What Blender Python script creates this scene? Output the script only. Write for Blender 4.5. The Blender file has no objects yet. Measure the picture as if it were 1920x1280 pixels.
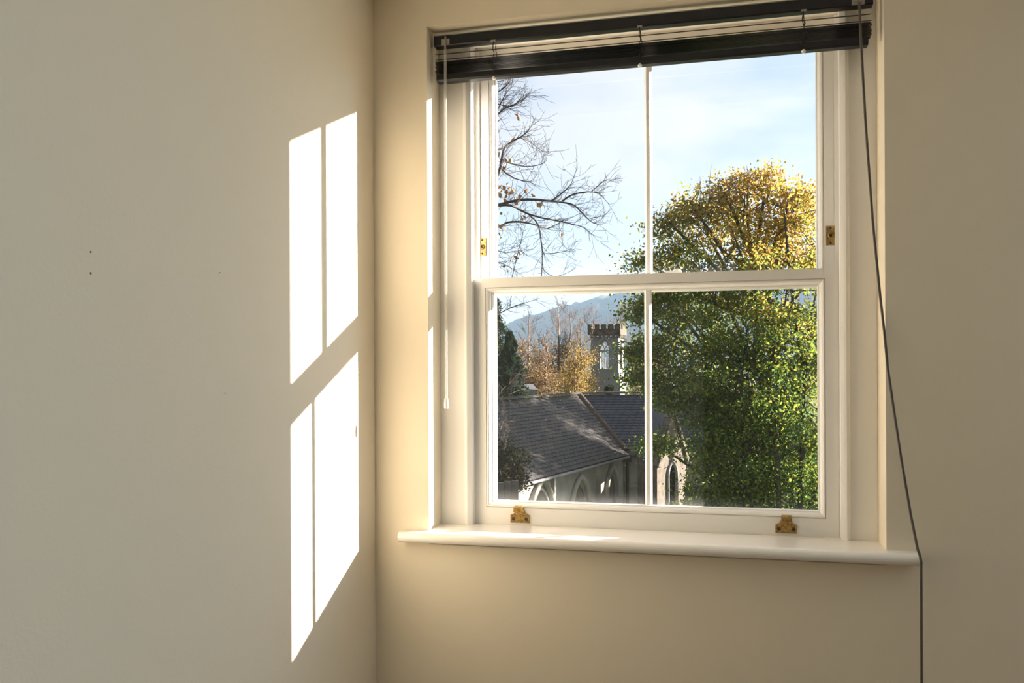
import bpy, bmesh, math, random
import numpy as np
from mathutils import Vector, Matrix, noise as mnoise
from mathutils.geometry import tessellate_polygon

random.seed(7)
rng = np.random.default_rng(7)
S = bpy.context.scene
COL = S.collection
EYE = 1.45                                   # eye height over the floor

# ---------------------------------------------------------------- camera
TH = math.atan(386 / 1600.0)
RHO = 0.0045
FW = Vector((-math.sin(TH), math.cos(TH), 0))
R0 = Vector((math.cos(TH), math.sin(TH), 0))
RT = (R0 - RHO * Vector((0, 0, 1))).normalized()
UP = RT.cross(FW).normalized()
CAMP = Vector((0, -1.85, EYE))
cd = bpy.data.cameras.new('camera')
cam = bpy.data.objects.new('camera', cd)
COL.objects.link(cam)
m = Matrix((RT, UP, -FW)).transposed().to_4x4()
m.translation = CAMP
cam.matrix_world = m
cd.sensor_width = 36
cd.lens = 30
cd.shift_y = 49 / 1920
cd.clip_start = 0.02
cd.clip_end = 6000
S.camera = cam

# ---------------------------------------------------------------- light and exposure
S.view_settings.view_transform = 'Standard'
S.view_settings.look = 'None'
S.view_settings.gamma = 1
S.view_settings.use_curve_mapping = False
S.view_settings.exposure = 0.46
S.cycles.use_denoising = True
S.cycles.max_bounces = 10
S.cycles.diffuse_bounces = 6
S.cycles.transparent_max_bounces = 16
S.cycles.volume_bounces = 0
S.cycles.sample_clamp_indirect = 6.0

SUN_DIR = Vector((1.0, 0.72, 0.34)).normalized()
sd = bpy.data.lights.new('sun', 'SUN')
sd.energy = 24.0
sd.color = (1.0, 0.915, 0.80)
sd.angle = math.radians(0.53)
so = bpy.data.objects.new('sun', sd)
so.rotation_euler = SUN_DIR.to_track_quat('Z', 'Y').to_euler()
so.location = (6, 6, 6)
COL.objects.link(so)

# added cool area light out of view to brighten the room; no window behind it
ad = bpy.data.lights.new('added_cool_fill', 'AREA')
ad.shape = 'RECTANGLE'
ad.size, ad.size_y = 0.95, 1.15
ad.energy = 44
ad.color = (0.66, 0.84, 1.0)
ao = bpy.data.objects.new('added_cool_fill', ad)
ao.location = (2.1, -0.03, 1.65)
ao.rotation_euler = (math.radians(-90), 0, 0)
COL.objects.link(ao)

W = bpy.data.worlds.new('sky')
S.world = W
W.use_nodes = True
wt = W.node_tree
wt.nodes.clear()
def WN(t, **k):
    n = wt.nodes.new(t)
    for a, b in k.items(): setattr(n, a, b)
    return n
wl = wt.links.new
tc = WN('ShaderNodeTexCoord')
sep = WN('ShaderNodeSeparateXYZ'); wl(tc.outputs['Generated'], sep.inputs[0])
rmp = WN('ShaderNodeValToRGB'); wl(sep.outputs['Z'], rmp.inputs[0])
e = rmp.color_ramp.elements
e[0].position = 0.0; e[0].color = (0.26, 0.33, 0.44, 1)
e[1].position = 0.6; e[1].color = (0.62, 0.78, 1.0, 1)
for p_, c_ in ((0.09, (0.29, 0.37, 0.485)), (0.2, (0.325, 0.405, 0.525)), (0.34, (0.51, 0.625, 0.80)), (0.42, (0.60, 0.74, 0.95))):
    el = e.new(p_); el.color = (*c_, 1)
rc_ = WN('ShaderNodeValToRGB'); wl(sep.outputs['Z'], rc_.inputs[0])         # the clouds' own white, by height
e = rc_.color_ramp.elements
e[0].position = 0.0; e[0].color = (0.36, 0.40, 0.47, 1); e[1].position = 0.6; e[1].color = (0.96, 0.97, 1.0, 1)
for p_, c_ in ((0.2, (0.52, 0.54, 0.58)), (0.34, (0.82, 0.84, 0.89)), (0.42, (0.94, 0.96, 1.0))):
    el = e.new(p_); el.color = (*c_, 1)
mp = WN('ShaderNodeMapping'); mp.inputs['Scale'].default_value = (1.0, 1.0, 3.2)
mp.inputs['Location'].default_value = (3.1, 0.4, 0.25)
wl(tc.outputs['Generated'], mp.inputs[0])
nz = WN('ShaderNodeTexNoise'); nz.inputs['Scale'].default_value = 3.2
nz.inputs['Detail'].default_value = 7; nz.inputs['Roughness'].default_value = 0.52
wl(mp.outputs[0], nz.inputs[0])
cr = WN('ShaderNodeValToRGB'); wl(nz.outputs[0], cr.inputs[0])
cr.color_ramp.elements[0].position = 0.38; cr.color_ramp.elements[1].position = 0.58
lo = WN('ShaderNodeMapRange'); lo.inputs[1].default_value = 0.10; lo.inputs[2].default_value = 0.24
lo.interpolation_type = 'SMOOTHSTEP'
wl(sep.outputs['Z'], lo.inputs[0])
mu = WN('ShaderNodeMath', operation='MULTIPLY'); wl(cr.outputs[0], mu.inputs[0]); wl(lo.outputs[0], mu.inputs[1])
mu2 = WN('ShaderNodeMath', operation='MULTIPLY'); wl(mu.outputs[0], mu2.inputs[0]); mu2.inputs[1].default_value = 1.0
mx = WN('ShaderNodeMixRGB'); wl(mu2.outputs[0], mx.inputs[0]); wl(rmp.outputs[0], mx.inputs[1])
wl(rc_.outputs[0], mx.inputs[2])
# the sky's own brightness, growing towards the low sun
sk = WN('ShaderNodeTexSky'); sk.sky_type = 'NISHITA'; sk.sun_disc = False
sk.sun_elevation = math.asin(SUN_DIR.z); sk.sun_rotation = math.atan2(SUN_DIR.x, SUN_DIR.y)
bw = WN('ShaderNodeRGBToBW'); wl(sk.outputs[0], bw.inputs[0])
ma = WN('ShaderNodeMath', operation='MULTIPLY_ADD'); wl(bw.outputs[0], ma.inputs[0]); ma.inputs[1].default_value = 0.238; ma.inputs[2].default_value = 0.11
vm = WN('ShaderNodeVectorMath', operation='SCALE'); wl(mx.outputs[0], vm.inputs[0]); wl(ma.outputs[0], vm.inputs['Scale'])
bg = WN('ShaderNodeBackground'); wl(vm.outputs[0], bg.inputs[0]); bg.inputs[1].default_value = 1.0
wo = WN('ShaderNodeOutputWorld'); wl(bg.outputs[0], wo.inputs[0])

# ---------------------------------------------------------------- materials
def new_mat(name):
    m = bpy.data.materials.new(name); m.use_nodes = True
    nt = m.node_tree
    return m, nt, nt.nodes['Principled BSDF']

def pmat(name, col, rough=0.6, col2=None, scale=8.0, detail=4, bump=0.0, bump_scale=60.0, metal=0.0, spec=0.5, coords='Object', stretch=None):
    m, nt, b = new_mat(name)
    b.inputs['Base Color'].default_value = (*col, 1)
    b.inputs['Roughness'].default_value = rough
    b.inputs['Metallic'].default_value = metal
    b.inputs['Specular IOR Level'].default_value = spec
    t = nt.nodes.new('ShaderNodeTexCoord')
    src = t.outputs[coords]
    if stretch:
        mp = nt.nodes.new('ShaderNodeMapping'); mp.inputs['Scale'].default_value = stretch
        nt.links.new(src, mp.inputs[0]); src = mp.outputs[0]
    if col2:
        n = nt.nodes.new('ShaderNodeTexNoise'); n.inputs['Scale'].default_value = scale; n.inputs['Detail'].default_value = detail
        nt.links.new(src, n.inputs[0])
        r = nt.nodes.new('ShaderNodeValToRGB')
        r.color_ramp.elements[0].position = 0.36; r.color_ramp.elements[0].color = (*col, 1)
        r.color_ramp.elements[1].position = 0.66; r.color_ramp.elements[1].color = (*col2, 1)
        nt.links.new(n.outputs[0], r.inputs[0]); nt.links.new(r.outputs[0], b.inputs['Base Color'])
    if bump:
        n2 = nt.nodes.new('ShaderNodeTexNoise'); n2.inputs['Scale'].default_value = bump_scale; n2.inputs['Detail'].default_value = 3
        nt.links.new(src, n2.inputs[0])
        bp = nt.nodes.new('ShaderNodeBump'); bp.inputs['Strength'].default_value = bump; bp.inputs['Distance'].default_value = 0.002
        nt.links.new(n2.outputs[0], bp.inputs['Height']); nt.links.new(bp.outputs[0], b.inputs['Normal'])
    return m

def leaf_mat(name, trans=0.45):
    """leaves coloured by their own colour attribute, partly letting light through"""
    m = bpy.data.materials.new(name); m.use_nodes = True
    nt = m.node_tree; nt.nodes.clear()
    a = nt.nodes.new('ShaderNodeAttribute'); a.attribute_name = 'leaf_color'
    d = nt.nodes.new('ShaderNodeBsdfDiffuse'); t = nt.nodes.new('ShaderNodeBsdfTranslucent')
    mixn = nt.nodes.new('ShaderNodeMixShader'); mixn.inputs[0].default_value = trans
    o = nt.nodes.new('ShaderNodeOutputMaterial')
    L = nt.links.new
    L(a.outputs['Color'], d.inputs[0]); L(a.outputs['Color'], t.inputs[0])
    L(d.outputs[0], mixn.inputs[1]); L(t.outputs[0], mixn.inputs[2]); L(mixn.outputs[0], o.inputs[0])
    return m

M_WALL = pmat('cream_wall_paint', (0.785, 0.705, 0.565), 0.85, bump=0.12, bump_scale=170, spec=0.25)
M_CEIL = pmat('white_ceiling_paint', (0.80, 0.78, 0.73), 0.9, bump=0.05)
M_FLOOR = pmat('brown_carpet', (0.27, 0.15, 0.07), 0.95, (0.22, 0.12, 0.055), 40, bump=0.6, bump_scale=400)
M_GLOSS = pmat('white_gloss_paint', (0.84, 0.82, 0.79), 0.28, bump=0.04, bump_scale=45, spec=0.5)
M_SILL = pmat('white_sill_paint', (0.84, 0.81, 0.77), 0.13, bump=0.03, bump_scale=30, spec=0.5)
M_BRASS = pmat('aged_brass', (0.50, 0.33, 0.11), 0.32, (0.24, 0.14, 0.05), 220, metal=0.85, bump=0.2, bump_scale=300)
M_HOLE = pmat('dark_screw', (0.05, 0.03, 0.02), 0.6)
M_BLIND = pmat('black_aluminium', (0.006, 0.007, 0.010), 0.42, (0.010, 0.011, 0.015), 30, spec=0.4)
M_CORD = pmat('grey_cord', (0.13, 0.108, 0.088), 0.5, (0.17, 0.145, 0.12), 300)
M_LADDER = pmat('black_cord', (0.02, 0.018, 0.016), 0.8)
M_TOGGLE = pmat('white_plastic', (0.74, 0.70, 0.66), 0.4)
M_LOCKM = pmat('clear_grey_plastic', (0.30, 0.27, 0.24), 0.25)
M_NAIL = pmat('nail_hole_filler', (0.22, 0.17, 0.11), 0.9)

def acrylic():
    m = bpy.data.materials.new('clear_acrylic'); m.use_nodes = True
    nt = m.node_tree; nt.nodes.clear()
    tr = nt.nodes.new('ShaderNodeBsdfTransparent'); tr.inputs[0].default_value = (0.93, 0.92, 0.89, 1)
    gl = nt.nodes.new('ShaderNodeBsdfGlossy'); gl.inputs['Roughness'].default_value = 0.12
    df = nt.nodes.new('ShaderNodeBsdfDiffuse'); df.inputs[0].default_value = (0.9, 0.88, 0.84, 1)
    lw = nt.nodes.new('ShaderNodeLayerWeight'); lw.inputs[0].default_value = 0.45
    m1 = nt.nodes.new('ShaderNodeMixShader'); m2 = nt.nodes.new('ShaderNodeMixShader'); m2.inputs[0].default_value = 0.22
    o = nt.nodes.new('ShaderNodeOutputMaterial'); L = nt.links.new
    L(lw.outputs['Facing'], m1.inputs[0]); L(tr.outputs[0], m1.inputs[1]); L(gl.outputs[0], m1.inputs[2])
    L(m1.outputs[0], m2.inputs[1]); L(df.outputs[0], m2.inputs[2]); L(m2.outputs[0], o.inputs[0])
    return m
M_ACRYL = acrylic()

def pane_mat(name, base, edge, zlo):
    """window glass: clear, faint reflection, a film of dust thicker along the putty"""
    m = bpy.data.materials.new(name); m.use_nodes = True
    nt = m.node_tree; nt.nodes.clear(); L = nt.links.new
    N = nt.nodes.new
    tr = N('ShaderNodeBsdfTransparent'); gl = N('ShaderNodeBsdfGlossy'); gl.inputs['Roughness'].default_value = 0.01
    fr = N('ShaderNodeLayerWeight'); fr.inputs[0].default_value = 0.5
    f5 = N('ShaderNodeMath'); f5.operation = 'POWER'; f5.inputs[1].default_value = 5; L(fr.outputs['Facing'], f5.inputs[0])
    fm = N('ShaderNodeMath'); fm.operation = 'MULTIPLY_ADD'; fm.inputs[1].default_value = 0.5; fm.inputs[2].default_value = 0.03; L(f5.outputs[0], fm.inputs[0])
    m1 = N('ShaderNodeMixShader'); L(fm.outputs[0], m1.inputs[0]); L(tr.outputs[0], m1.inputs[1]); L(gl.outputs[0], m1.inputs[2])
    dd = N('ShaderNodeBsdfTranslucent'); dd.inputs[0].default_value = (0.9, 0.9, 0.9, 1)
    t = N('ShaderNodeTexCoord'); s = N('ShaderNodeSeparateXYZ'); L(t.outputs['Object'], s.inputs[0])
    r = N('ShaderNodeMapRange'); r.inputs[1].default_value = zlo; r.inputs[2].default_value = zlo + 0.035
    r.inputs[3].default_value = 1.0; r.inputs[4].default_value = 0.0; L(s.outputs['Z'], r.inputs[0])
    p = N('ShaderNodeMath'); p.operation = 'POWER'; p.inputs[1].default_value = 2.2; L(r.outputs[0], p.inputs[0])
    n = N('ShaderNodeTexNoise'); n.inputs['Scale'].default_value = 55; n.inputs['Detail'].default_value = 8; n.inputs['Roughness'].default_value = 0.7
    L(t.outputs['Object'], n.inputs[0])
    q = N('ShaderNodeMath'); q.operation = 'MULTIPLY'; L(p.outputs[0], q.inputs[0]); L(n.outputs[0], q.inputs[1])
    q2 = N('ShaderNodeMath'); q2.operation = 'MULTIPLY_ADD'; q2.inputs[1].default_value = edge; q2.inputs[2].default_value = base; L(q.outputs[0], q2.inputs[0])
    v = N('ShaderNodeTexNoise'); v.inputs['Scale'].default_value = 240; v.inputs['Detail'].default_value = 1; L(t.outputs['Object'], v.inputs[0])
    vr = N('ShaderNodeMapRange'); vr.inputs[1].default_value = 0.76; vr.inputs[2].default_value = 0.80; vr.inputs[4].default_value = 0.04; L(v.outputs[0], vr.inputs[0])
    ad_ = N('ShaderNodeMath'); ad_.operation = 'ADD'; ad_.use_clamp = True; L(q2.outputs[0], ad_.inputs[0]); L(vr.outputs[0], ad_.inputs[1])
    m2 = N('ShaderNodeMixShader'); L(ad_.outputs[0], m2.inputs[0]); L(m1.outputs[0], m2.inputs[1]); L(dd.outputs[0], m2.inputs[2])
    o = N('ShaderNodeOutputMaterial'); L(m2.outputs[0], o.inputs[0])
    return m

# ---------------------------------------------------------------- mesh helpers
class MB:
    def __init__(self): self.v = []; self.f = []; self.smooth = []
    def add(self, vs, fs, smooth=False):
        b = len(self.v); self.v += [tuple(x) for x in vs]
        self.f += [tuple(b + i for i in f) for f in fs]; self.smooth += [smooth] * len(fs)
        return self
    def box(self, x0, x1, y0, y1, z0, z1):
        vs = [(x, y, z) for x in (x0, x1) for y in (y0, y1) for z in (z0, z1)]
        return self.add(vs, [(0, 1, 3, 2), (4, 6, 7, 5), (0, 4, 5, 1), (2, 3, 7, 6), (0, 2, 6, 4), (1, 5, 7, 3)])
    def obox(self, c, ax, ay, az):
        c, ax, ay, az = Vector(c), Vector(ax), Vector(ay), Vector(az)
        vs = [c + i * ax + j * ay + k * az for i in (-1, 1) for j in (-1, 1) for k in (-1, 1)]
        return self.add(vs, [(0, 1, 3, 2), (4, 6, 7, 5), (0, 4, 5, 1), (2, 3, 7, 6), (0, 2, 6, 4), (1, 5, 7, 3)])
    def prism(self, prof, axis, a, b, smooth=False):
        """closed 2-D profile swept along an axis: x -> prof is (y,z), y -> (x,z), z -> (x,y)"""
        n = len(prof)
        def P(p, t): return {'x': (t, p[0], p[1]), 'y': (p[0], t, p[1]), 'z': (p[0], p[1], t)}[axis]
        vs = [P(p, a) for p in prof] + [P(p, b) for p in prof]
        fs = [(i, (i + 1) % n, n + (i + 1) % n, n + i) for i in range(n)]
        self.add(vs, fs, smooth)
        return self.add(vs, [tuple(range(n))[::-1], tuple(range(n, 2 * n))])
    def ring(self, x0, x1, z0, z1, prof):
        """mitred rectangular frame in the wall plane; prof is a closed list of (inset, y)"""
        n = len(prof); vs = []
        for sx, sz in ((0, 0), (1, 0), (1, 1), (0, 1)):
            for i, y in prof:
                vs.append(((x0 + i) if not sx else (x1 - i), y, (z0 + i) if not sz else (z1 - i)))
        fs = []
        for c in range(4):
            d = (c + 1) % 4
            for k in range(n):
                k2 = (k + 1) % n
                fs.append((c * n + k, d * n + k, d * n + k2, c * n + k2))
        return self.add(vs, fs)
    def tube(self, pts, rad, n=8, cap=True, smooth=True):
        pts = [Vector(p) for p in pts]
        if not hasattr(rad, '__len__'): rad = [rad] * len(pts)
        rings = []; prev = None
        for i, p in enumerate(pts):
            t = (pts[min(i + 1, len(pts) - 1)] - pts[max(i - 1, 0)]).normalized()
            ref = prev if prev is not None else (Vector((1, 0, 0)) if abs(t.x) < 0.8 else Vector((0, 1, 0)))
            a = (ref - t * ref.dot(t)).normalized(); b = t.cross(a); prev = a
            rings.append([p + rad[i] * (math.cos(2 * math.pi * k / n) * a + math.sin(2 * math.pi * k / n) * b) for k in range(n)])
        vs = [v for r in rings for v in r]
        fs = [(i * n + k, i * n + (k + 1) % n, (i + 1) * n + (k + 1) % n, (i + 1) * n + k) for i in range(len(pts) - 1) for k in range(n)]
        self.add(vs, fs, smooth)
        if cap: self.add(vs[:n], [tuple(range(n))[::-1]]); self.add(vs[-n:], [tuple(range(n))])
        return self
    def lathe(self, c, axis, prof, n=16):
        """prof: (radius, offset along axis)"""
        ax = Vector(axis).normalized(); a = ax.orthogonal().normalized(); b = ax.cross(a); c = Vector(c)
        vs = [c + o * ax + r * (math.cos(2 * math.pi * k / n) * a + math.sin(2 * math.pi * k / n) * b) for r, o in prof for k in range(n)]
        fs = [(i * n + k, i * n + (k + 1) % n, (i + 1) * n + (k + 1) % n, (i + 1) * n + k) for i in range(len(prof) - 1) for k in range(n)]
        self.add(vs, fs, True)
        self.add(vs[:n], [tuple(range(n))[::-1]]); return self.add(vs[-n:], [tuple(range(n))])

def root_loc(p):
    while p.parent is not None: p = p.parent
    return Vector(p.location)

def mesh_from(name, V, F, mat, smooth=None):
    me = bpy.data.meshes.new(name)
    me.from_pydata([tuple(v) for v in V], [], F)
    if smooth is not None and len(smooth) == len(me.polygons): me.polygons.foreach_set('use_smooth', smooth)
    me.materials.append(mat); me.validate()
    bm = bmesh.new(); bm.from_mesh(me); bmesh.ops.recalc_face_normals(bm, faces=bm.faces[:]); bm.to_mesh(me); bm.free()
    me.update()
    return me

def obj(name, mb, mat, parent=None, bevel=0, label=None, kind=None):
    off = root_loc(parent) if parent is not None else Vector((0, 0, 0))
    me = mesh_from(name, [Vector(v) - off for v in mb.v], mb.f, mat, mb.smooth)
    o = bpy.data.objects.new(name, me); COL.objects.link(o)
    if parent is not None: o.parent = parent
    if bevel:
        bv = o.modifiers.new('bevel', 'BEVEL'); bv.width = bevel; bv.segments = 2; bv.limit_method = 'ANGLE'
    if label: o['label'] = label
    if kind: o['kind'] = kind
    return o

def np_mesh(name, V, F, mat, parent=None, colors=None, kind=None):
    """quick mesh from numpy arrays; F is (n,3) or (n,4)"""
    off = np.array(root_loc(parent)) if parent is not None else np.zeros(3)
    V = np.asarray(V, np.float32) - off.astype(np.float32); F = np.asarray(F, np.int32); k = F.shape[1]
    me = bpy.data.meshes.new(name)
    me.vertices.add(len(V)); me.vertices.foreach_set('co', V.ravel())
    me.loops.add(F.size); me.loops.foreach_set('vertex_index', F.ravel())
    me.polygons.add(len(F)); me.polygons.foreach_set('loop_start', np.arange(0, F.size, k, dtype=np.int32))
    me.polygons.foreach_set('loop_total', np.full(len(F), k, np.int32))
    me.update(calc_edges=True)
    if colors is not None:
        a = me.attributes.new('leaf_color', 'FLOAT_COLOR', 'POINT')
        a.data.foreach_set('color', np.concatenate([colors, np.ones((len(colors), 1))], 1).astype(np.float32).ravel())
    me.materials.append(mat)
    o = bpy.data.objects.new(name, me); COL.objects.link(o)
    if parent is not None: o.parent = parent
    if kind: o['kind'] = kind
    return o

def thing(name, label, cat, loc, group=None):
    o = bpy.data.objects.new(name, None); COL.objects.link(o); o.location = loc
    o['label'] = label; o['category'] = cat
    if group: o['group'] = group
    o.empty_display_size = 0.1
    return o

def copy_part(src, parent, loc=None, rot=None):
    c = src.copy(); COL.objects.link(c); c.parent = parent
    if loc is not None: c.location = loc
    if rot is not None: c.rotation_euler = rot
    return c

def Z(r): return EYE + r

# ================================================================ THE ROOM
XL, XR, YB, CEIL = -0.7745, 4.4, -5.6, EYE + 0.858
OX0, OX1, OZ0, OZ1 = -0.643, 0.329, Z(-0.372), Z(0.780)      # plaster opening
LIN = 0.09                                                   # depth of the box frame face

mb = MB().box(XL - 0.2, XL, YB - 0.2, 0.33, -0.1, CEIL + 0.2)
wl_ = obj('wall_left', mb, M_WALL, kind='structure')
mb = MB()
mb.box(XL, OX0, 0, 0.22, 0, CEIL); mb.box(OX1, XR, 0, 0.22, 0, CEIL)
mb.box(OX0, OX1, 0, 0.22, 0, OZ0 - 0.03); mb.box(OX0, OX1, 0, 0.22, OZ1, CEIL)
wf = obj('wall_front', mb, M_WALL, kind='structure')
obj('wall_right', MB().box(XR, XR + 0.2, YB - 0.2, 0.33, -0.1, CEIL + 0.2), M_WALL, kind='structure')
obj('wall_back', MB().box(XL, XR, YB - 0.2, YB, -0.1, CEIL + 0.2), M_WALL, kind='structure')
obj('floor', MB().box(XL, XR, YB, 0.33, -0.1, 0), M_FLOOR, kind='structure')
obj('ceiling', MB().box(XL, XR, YB, 0.33, CEIL, CEIL + 0.2), M_CEIL, kind='structure')
# outer leaf of the wall: stone reveals, lintel and sill seen through the panes
M_STONE_OUT = pmat('painted_outer_reveal', (0.62, 0.59, 0.55), 0.7, (0.55, 0.52, 0.48), 12, bump=0.2)
EX0, EX1 = -0.566, 0.234
mb = MB()
mb.box(XL, EX0, 0.22, 0.33, 0, CEIL); mb.box(EX1, XR, 0.22, 0.33, 0, CEIL)
mb.box(EX0, EX1, 0.22, 0.33, 0, Z(-0.42)); mb.box(EX0, EX1, 0.22, 0.33, Z(0.765), CEIL)
obj('wall_outer', mb, M_STONE_OUT, kind='structure')
mb = MB().prism([(0.16, Z(-0.372)), (0.16, Z(-0.43)), (0.40, Z(-0.43)), (0.40, Z(-0.41)), (0.36, Z(-0.40))], 'x', EX0 - 0.05, EX1 + 0.05)
obj('trim_1', mb, M_STONE_OUT, kind='structure')
# old fixings in the side wall
for (y, z, r) in ((-0.9209, 0.1495, .0011), (-0.921, 0.1224, .0012), (-0.6317, 0.1541, .0008), (-0.618, -0.0393, .0008)):
    mb = MB().lathe((XL - 0.001, y, Z(z)), (1, 0, 0), [(r * 1.3, 0.0), (r * 1.3, 0.0014), (r * 0.8, 0.0018), (r * 0.5, 0.0012)], 10)
    obj('nail_hole', mb, M_NAIL, wl_)

# ================================================================ THE SASH WINDOW
win = bpy.data.objects.new('window_1', None); COL.objects.link(win); win['kind'] = 'structure'
win.location = (-0.157, LIN, OZ0)
BX0, BX1 = -0.569, 0.259                                    # between the staff beads
PZT = Z(0.79)
# box linings
obj('lining_board', MB().box(OX0 + 0.0005, BX0 - 0.006, LIN, LIN + 0.016, OZ0, OZ1), M_GLOSS, win)
obj('lining_board', MB().box(BX1 + 0.006, OX1 - 0.0005, LIN, LIN + 0.016, OZ0, OZ1), M_GLOSS, win)
obj('lining_board', MB().box(BX0 - 0.006, BX1 + 0.006, LIN, LIN + 0.016, Z(0.764), OZ1), M_GLOSS, win, label='white head board across the top')
# pulley stiles
obj('pulley_stile', MB().box(BX0 - 0.022, BX0 - 0.004, LIN + 0.016, 0.219, OZ0, OZ1), M_GLOSS, win)
obj('pulley_stile', MB().box(BX1 + 0.004, BX1 + 0.022, LIN + 0.016, 0.219, OZ0, OZ1), M_GLOSS, win)
# staff beads with a quirk beside them
def bead_prof(x, s):       # rounded nose, s = +1 grows to the right
    w = 0.019
    return [(x, LIN + 0.018), (x, LIN - 0.002), (x + s * 0.003, LIN - 0.006), (x + s * 0.008, LIN - 0.0085), (x + s * 0.013, LIN - 0.006), (x + s * w, LIN - 0.002), (x + s * w, LIN + 0.018)]
obj('staff_bead', MB().prism(bead_prof(BX0 - 0.015, 1), 'z', OZ0, Z(0.762)), M_GLOSS, win)
obj('staff_bead', MB().prism(bead_prof(BX1 + 0.015, -1), 'z', OZ0, Z(0.762)), M_GLOSS, win)
obj('staff_bead', MB().prism([(LIN + 0.018, Z(.762)), (LIN - .002, Z(.762)), (LIN - .0085, Z(.769)), (LIN - .002, Z(.776)), (LIN + .018, Z(.776))], 'x', BX0, BX1), M_GLOSS, win)
# parting beads between the sashes
obj('parting_bead', MB().box(BX0 - 0.005, BX0 + 0.006, 0.1565, 0.1615, Z(0.18), Z(0.778)), M_GLOSS, win)
obj('parting_bead', MB().box(BX1 - 0.006, BX1 + 0.005, 0.1565, 0.1615, Z(0.18), Z(0.778)), M_GLOSS, win)

STW = 0.030       # flat of a stile; the moulding takes 0.014 more

def sash(name, y, x0, x1, z0, z1, f, k, flatb, flatt, muntin):
    """a two-pane sash: square frame with an ovolo moulding, one upright glazing bar, two panes"""
    T = 0.045
    gx0, gx1, gz0, gz1 = x0 + STW, x1 - STW, z0 + flatb, z1 - flatt
    mb = MB()
    mb.box(x0, gx0, y, y + T, z0, z1); mb.box(gx1, x1, y, y + T, z0, z1)
    mb.box(gx0, gx1, y, y + T, z0, gz0); mb.box(gx0, gx1, y, y + T, gz1, z1)
    fr = obj(name, mb, M_GLOSS, win)
    # moulding: quirk then quarter round falling to the glass, putty bevel outside
    prof = [(-0.001, y + T - .002), (-0.001, y + 0.0045), (0.0012, y + 0.0045), (0.0012, y + 0.0012), (0.004, y + 0.0008), (0.007, y + 0.003), (0.0095, y + 0.007),
            (0.0112, y + 0.013), (0.0135, y + 0.014), (0.0140, y + 0.028), (0.004, y + T - 0.002)]
    obj('moulding', MB().ring(gx0, gx1, gz0, gz1, prof), M_GLOSS, fr)
    mx_ = muntin; h = 0.0082
    pr = [(mx_ - h, y + 0.029), (mx_ - h, y + f + 0.006), (mx_ - h * .80, y + f + .004), (mx_ - h * .60, y + f + .002), (mx_ - h * .50, y + f), (mx_ + h * .50, y + f), (mx_ + h * .60, y + f + .002), (mx_ + h * .80, y + f + .004),
          (mx_ + h, y + f + 0.006), (mx_ + h, y + 0.029), (mx_ + .004, y + k), (mx_ - .004, y + k)]
    obj('glazing_bar', MB().prism(pr, 'z', gz0 + 0.001, gz1 - 0.001), M_GLOSS, fr)
    for a, b in ((gx0 + 0.009, mx_ - h + 0.003), (mx_ + h - 0.003, gx1 - 0.009)):
        me = MB().box(a, b, y + 0.027, y + 0.0285, gz0 + 0.009, gz1 - 0.009)
        obj('pane', me, M_PANE_LOW if name == 'lower_sash' else M_PANE_UP, fr)
    return fr

M_PANE_LOW = pane_mat('dusty_pane', 0.0010, 0.04, Z(-0.318) - OZ0)
M_PANE_UP = pane_mat('clean_pane', 0.0006, 0.02, Z(0.215) - OZ0)
low = sash('lower_sash', 0.11, BX0 + 0.002, BX1 - 0.002, Z(-0.374), Z(0.2130), 0.020, 0.031, 0.043, 0.0225, -0.1562)
upp = sash('upper_sash', 0.163, BX0 - 0.002, BX1 + 0.002, Z(0.178), Z(0.7795), 0.012, 0.034, 0.0235, 0.0495, -0.1571)

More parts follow.
